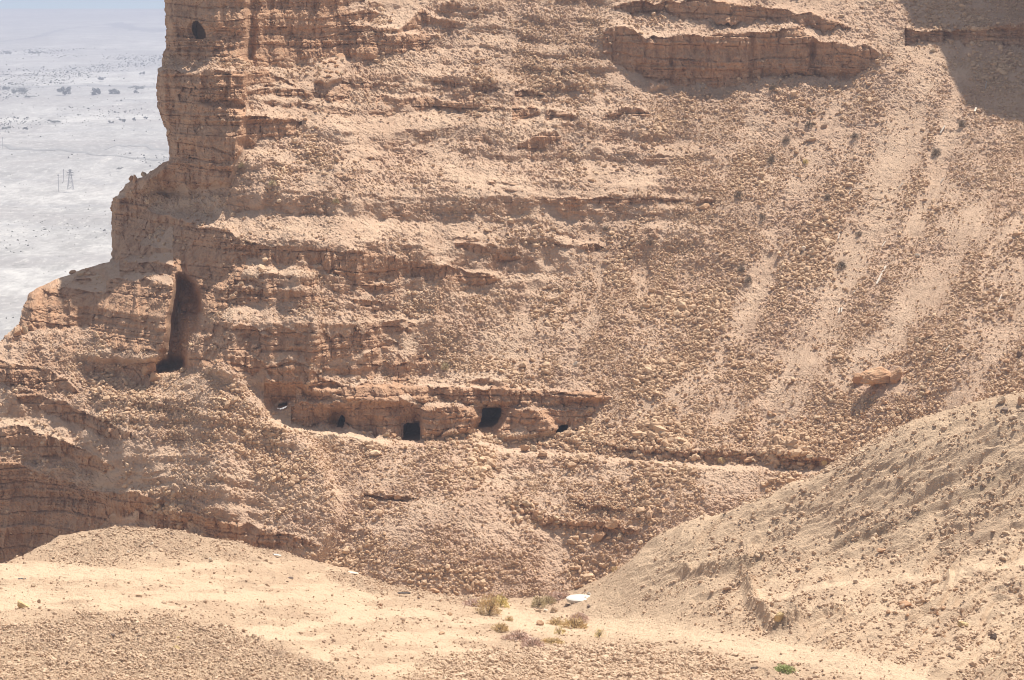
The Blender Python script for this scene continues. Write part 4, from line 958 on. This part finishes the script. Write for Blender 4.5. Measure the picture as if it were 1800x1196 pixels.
# ------------------------------------------------------------------ the plain, the sea and what stands on it
ZP = -200.0
def plain_material():
    m, N, L, b = mat('salt_plain')
    g = N.new('ShaderNodeNewGeometry'); pos = g.outputs['Position']
    a = N.new('ShaderNodeMapping'); a.inputs['Scale'].default_value = (.0016, .0011, .001); L.new(pos, a.inputs[0])
    c = N.new('ShaderNodeMapping'); c.inputs['Scale'].default_value = (.02, .006, .01); L.new(pos, c.inputs[0])
    n1 = nz(N, L, a.outputs[0], 1.0, 8, .7, .25); n2 = nz(N, L, c.outputs[0], 1.0, 8, .75, .2)
    wv = N.new('ShaderNodeTexWave'); wv.inputs['Scale'].default_value = 1.1; wv.inputs['Distortion'].default_value = 9; wv.inputs['Detail'].default_value = 5; wv.inputs['Detail Scale'].default_value = 1.3; wv.wave_type = 'BANDS'; wv.bands_direction = 'Y'
    L.new(a.outputs[0], wv.inputs['Vector'])
    col = mixc(N, L, mr(N, L, n1, .38, .62), (.31, .305, .305), (.50, .49, .475))
    col = mixc(N, L, mth(N, L, 'MULTIPLY', mr(N, L, n2, .47, .60), .75), col, (.24, .235, .23))
    col = mixc(N, L, mth(N, L, 'MULTIPLY', mr(N, L, wv.outputs['Fac'], .10, .0), .45), col, (.30, .30, .31))
    col = mixc(N, L, mth(N, L, 'MULTIPLY', mr(N, L, n2, .42, .30), .6), col, (.74, .71, .66))
    d_ = N.new('ShaderNodeMapping'); d_.inputs['Scale'].default_value = (.045, .028, .01); L.new(pos, d_.inputs[0])
    n3 = nz(N, L, d_.outputs[0], 1.0, 5, .7); e_ = N.new('ShaderNodeMapping'); e_.inputs['Scale'].default_value = (.0045, .0035, .01); L.new(pos, e_.inputs[0])
    n4 = nz(N, L, e_.outputs[0], 1.0, 7, .68, .8)
    col = mixc(N, L, mth(N, L, 'MULTIPLY', mr(N, L, n4, .47, .60), .75), col, (.30, .285, .28))
    col = mixc(N, L, mth(N, L, 'MULTIPLY', mr(N, L, n3, .58, .66), mth(N, L, 'MULTIPLY', mr(N, L, n4, .42, .58), .8)), col, (.20, .20, .19))
    f_ = N.new('ShaderNodeMapping'); f_.inputs['Scale'].default_value = (.16, .05, .01); L.new(pos, f_.inputs[0])
    n5 = nz(N, L, f_.outputs[0], 1.0, 4, .7)
    col = mixc(N, L, mth(N, L, 'MULTIPLY', mr(N, L, n5, .50, .66), .5), col, (.25, .245, .24))
    col = mixc(N, L, mth(N, L, 'MULTIPLY', mr(N, L, n5, .46, .34), .5), col, (.56, .55, .52))
    L.new(col, b.inputs['Base Color']); return m
def sheet(name, x0, x1, y0, y1, z, m, relief=0, nx=220, ny=400):
    xx, yy = np.meshgrid(np.linspace(0, 1, nx), np.linspace(0, 1, ny) ** 1.8)
    Yg = y0 + (y1 - y0) * yy; Xg = x0 + (x1 - x0) * xx
    Zg = z + relief * fbm2(Xg / 260, Yg / 260, 6, 17, .55) + 0 * Xg
    me = mesh_np(name, np.stack([Xg, Yg, Zg], -1).reshape(-1, 3), grid_faces(ny, nx), None, m, smooth=True)
    return link(name, me, kind='structure')
sheet('plain', -2600, 1500, 380, 5200, ZP - 4, plain_material(), 8.0, 600, 900)
pm = bpy.data.materials['salt_plain']
sheet('far_plain', -30000, 30000, -4000, 16500, ZP - 14, pm, 0.0, 30, 30)
m, N, L, b = mat('sea_water', .6); b.inputs['Base Color'].default_value = (.22, .50, .58, 1)
g = N.new('ShaderNodeNewGeometry'); bp = N.new('ShaderNodeBump'); bp.inputs['Distance'].default_value = .4; L.new(nz(N, L, g.outputs['Position'], .05, 4), bp.inputs['Height']); L.new(bp.outputs[0], b.inputs['Normal'])
sheet('sea', -40000, 40000, 13300, 60000, ZP - 13, m, 0, 8, 8)
def plain_pt(u, v): 
    b_ = (v - PH / 2) / K; cyy = math.cos(PITCH) - b_ * math.sin(PITCH); czz = -math.sin(PITCH) - b_ * math.cos(PITCH)
    D = (ZP - 3) / czz * cyy; x, y, z = ray(u, v, D); return Vector((x, y, z))
M_TREE = plain_mat('thorn_tree_leaves', (0.25, 0.26, 0.235)); M_TRUNK = plain_mat('thorn_tree_bark', (0.14, 0.11, 0.09))
TR = [(35,165,30,9,'wide dark thorn tree clump on the plain, nearest the left edge'),(113,166,28,11,'roundest dark tree clump on the far plain'),(170,168,19,11,'narrow dark tree clump, third from the left in the row on the plain'),(203,167,28,9,'dark tree clump, fourth from the left in the row on the plain'),
 (240,158,32,6,'long low dark tree clump near the tall cliff'),(12,158,14,5,'small tree clump at the left edge of the plain'),(178,141,16,5,'small tree clump above the middle of the row'),(250,131,12,4,'small tree clump above the long low one'),(52,172,24,4,'thin dark hedge of scrub below the row'),
 (10,96,22,5,'hazy tree clump high on the left of the plain'),(60,95,26,5,'hazy tree clump right of the high left one'),(240,165,10,5,'tiny tree below the long low clump'),(195,217,12,4,'small dark bush on the middle plain, left one of three'),(215,215,12,5,'small dark bush on the middle plain, middle one of three'),(235,213,10,5,'small dark bush on the middle plain, right one of three'),
 (95,216,26,5,'flat dark bush strip on the middle plain'),(12,228,20,5,'dark bush at the left edge of the middle plain'),(45,228,14,4,'dark bush right of the one at the left edge'),(256,210,8,4,'last small bush before the tall cliff'),(210,298,14,3,'low dark bush on the lower plain near the terrace')]
for i, (x, y, w_, h_, lb) in enumerate(TR):
    p = plain_pt(x, y); s = p.y / K; t = link('tree', None, label=lb, cat='tree', loc=p)
    dims = (w_ * s, w_ * s * .9, h_ * s); n = 1500; r = np.random.default_rng(i)
    cn = 5 + int(w_ / 3); cc = np.stack([r.uniform(-.38, .38, cn) * dims[0], r.uniform(-.4, .4, cn) * dims[1], r.uniform(.25, .85, cn) ** 1.3 * dims[2] * 1.25], -1); k = r.integers(0, cn, n)
    d = r.normal(size=(n, 3)); d /= np.linalg.norm(d, axis=1)[:, None]
    pp_ = cc[k] + d * r.uniform(.5, 1, n)[:, None] * np.array([dims[0] * .13, dims[1] * .2, dims[2] * .28])
    tt = r.normal(size=(n, 3)); s2 = r.normal(size=(n, 3)); sz = dims[2] * .07
    Vt = np.stack([pp_ - tt * sz, pp_ + tt * sz, pp_ + s2 * sz], 1).reshape(-1, 3)
    link('crown', mesh_np('crown', Vt, np.arange(3 * n).reshape(n, 3), None, M_TREE, 3), parent=t)
    link('trunk', stems_mesh('trunk', i, (dims[0] * .7, dims[1] * .7, dims[2] * .7), M_TRUNK, 8), parent=t)
# low scrub, a wadi and tracks on the plain
def plain_z(x, y): return np.where(y < 5190, ZP - 4 + 8.0 * fbm2(x / 260, y / 260, 6, 17, .55), ZP - 14)
r_ = np.random.default_rng(19); n = 26000
yy = 1350 * (5.2 ** r_.random(n)); uu = r_.uniform(-40, 330, n); xx = (uu - 900) / K * yy
kp = r_.random(n) < ss(.0, .45, fbm2(xx / 170, yy / 420, 4, 29)) * .8 * ss(1500, 3200, yy) + .02; xx, yy = xx[kp], yy[kp]
szz = np.clip(np.exp(r_.normal(.35, .45, len(xx))), .6, 4.5) * np.clip(yy / 3500, .6, 1.6)
M_SCRUB = rock_material('scrub_twigs', (.25, .245, .22), (.30, .29, .265), (.21, .21, .19), 'tint')
link('scrub', rocks_mesh('scrub', np.stack([xx, yy, plain_z(xx, yy) + szz * .15], -1), szz, M_SCRUB, 21), label='tiny dark desert scrub dotted over the hazy plain', cat='scrub', kind='stuff')
def ribbon(name, px, wd, col, k):
    P_ = []
    for (u0, v0), (u1, v1) in zip(px[:-1], px[1:]):
        for t in np.linspace(0, 1, 24, endpoint=False): P_.append(plain_pt(u0 + (u1 - u0) * t, v0 + (v1 - v0) * t))
    x = np.array([p.x for p in P_]); y = np.array([p.y for p in P_]); y = y + 25 * vn2(np.arange(len(y)) / 5.0, 0 * y, k)
    w_ = wd * (1 + .7 * fbm2(np.arange(len(y)) / 3.0, 0 * y, 3, k + 1))
    rows = [np.stack([x, y + o * w_, plain_z(x, y + o * w_) + (.5 if abs(o) < .4 else .25)], -1) for o in (-.5, -.25, 0, .25, .5)]
    G_ = np.stack(rows, 0); me = mesh_np(name, G_.reshape(-1, 3), grid_faces(5, len(x)), None, plain_mat(name + '_ground', col, .95, .2)); link(name, me, kind='structure')
ribbon('wadi', [(-30,70),(60,60),(110,46),(150,42),(200,36),(240,46),(300,48)], 330, (.24, .24, .25), 3)
ribbon('dirt_track', [(-30,255),(60,264),(160,272),(320,278)], 22, (.27, .27, .27), 5)
ribbon('dirt_track', [(190,262),(230,257),(320,262)], 26, (.28, .28, .28), 7)
ribbon('dirt_track', [(-30,150),(60,153),(160,150),(320,154)], 60, (.27, .27, .27), 9)
# power pylons
M_STEEL = plain_mat('galvanised_steel', (0.30, 0.31, 0.33), .6)
def strut(vv, ff, a, b, w_):
    a = Vector(a); b = Vector(b); d = (b - a).normalized(); u_ = d.orthogonal().normalized(); v_ = d.cross(u_); k = len(vv)
    for c in (a, b):
        for e, g_ in ((-1, -1), (1, -1), (1, 1), (-1, 1)): vv.append(tuple(c + u_ * e * w_ + v_ * g_ * w_))
    for j in range(4): ff.append((k + j, k + (j + 1) % 4, k + 4 + (j + 1) % 4, k + 4 + j))
def pylon(u, v, hpx, lb, lattice=True):
    p = plain_pt(u, v); H = hpx * p.y / K; vv, ff = [], []; cv, cf = [], []
    if lattice:
        hw = lambda z: .13 * H * (1 - z / H) + .02 * H
        zs = [0, .22 * H, .42 * H, .6 * H, .76 * H, .9 * H, H]
        for z0, z1 in zip(zs[:-1], zs[1:]):
            a = hw(z0); b_ = hw(z1); A = [(-a, -a, z0), (a, -a, z0), (a, a, z0), (-a, a, z0)]; B = [(-b_, -b_, z1), (b_, -b_, z1), (b_, b_, z1), (-b_, b_, z1)]
            for j in range(4):
                strut(vv, ff, A[j], B[j], .08); strut(vv, ff, A[j], B[(j + 1) % 4], .05); strut(vv, ff, A[(j + 1) % 4], B[j], .05); strut(vv, ff, B[j], B[(j + 1) % 4], .05)
        arms = [(.72, .2), (.84, .17), (.96, .12)]
    else:
        strut(vv, ff, (0, 0, 0), (0, 0, H), .13); arms = [(.95, .06)]
    for fz_, fw_ in arms:
        strut(cv, cf, (-fw_ * H, 0, fz_ * H), (fw_ * H, 0, fz_ * H), .16); strut(cv, cf, (-fw_ * H, 0, fz_ * H), (0, 0, (fz_ + .05) * H), .1); strut(cv, cf, (fw_ * H, 0, fz_ * H), (0, 0, (fz_ + .05) * H), .1)
    t = link('power_pylon', None, label=lb, cat='pylon', loc=p)
    for nm, a_, b_ in (('tower', vv, ff), ('crossarm', cv, cf)):
        me = bpy.data.meshes.new(nm); me.from_pydata(a_, [], b_); me.materials.append(M_STEEL); link(nm, me, parent=t)
pylon(124, 334, 36, 'grey lattice power pylon on the plain, widest of the group')
pylon(103, 337, 30, 'slim grey mast left of the widest lattice pylon', False)
pylon(112, 320, 22, 'faint slim mast between the slim mast and the lattice pylon', False)
pylon(5, 262, 20, 'small faint mast at the left edge of the plain', False)

# ------------------------------------------------------------------ haze over the whole scene
def haze():
    x0, x1, y0, y1, z0, z1 = -45000, 45000, -5000, 65000, ZP - 25, 160
    vv = [(x0,y0,z0),(x1,y0,z0),(x1,y1,z0),(x0,y1,z0),(x0,y0,z1),(x1,y0,z1),(x1,y1,z1),(x0,y1,z1)]
    ff = [(3,2,1,0),(4,5,6,7),(0,1,5,4),(1,2,6,5),(2,3,7,6),(3,0,4,7)]
    me = bpy.data.meshes.new('haze'); me.from_pydata(vv, [], ff)
    m = bpy.data.materials.new('haze_air'); m.use_nodes = True; N = m.node_tree.nodes; N.clear()
    o = N.new('ShaderNodeOutputMaterial'); p = N.new('ShaderNodeVolumePrincipled')
    p.inputs['Color'].default_value = (.72, .79, 1.0, 1); p.inputs['Density'].default_value = 0.00016; p.inputs['Anisotropy'].default_value = 0.2
    m.node_tree.links.new(p.outputs[0], o.inputs['Volume']); me.materials.append(m)
    link('haze', me, kind='stuff', label='thin pale blue haze over the far plain', cat='haze')
haze()
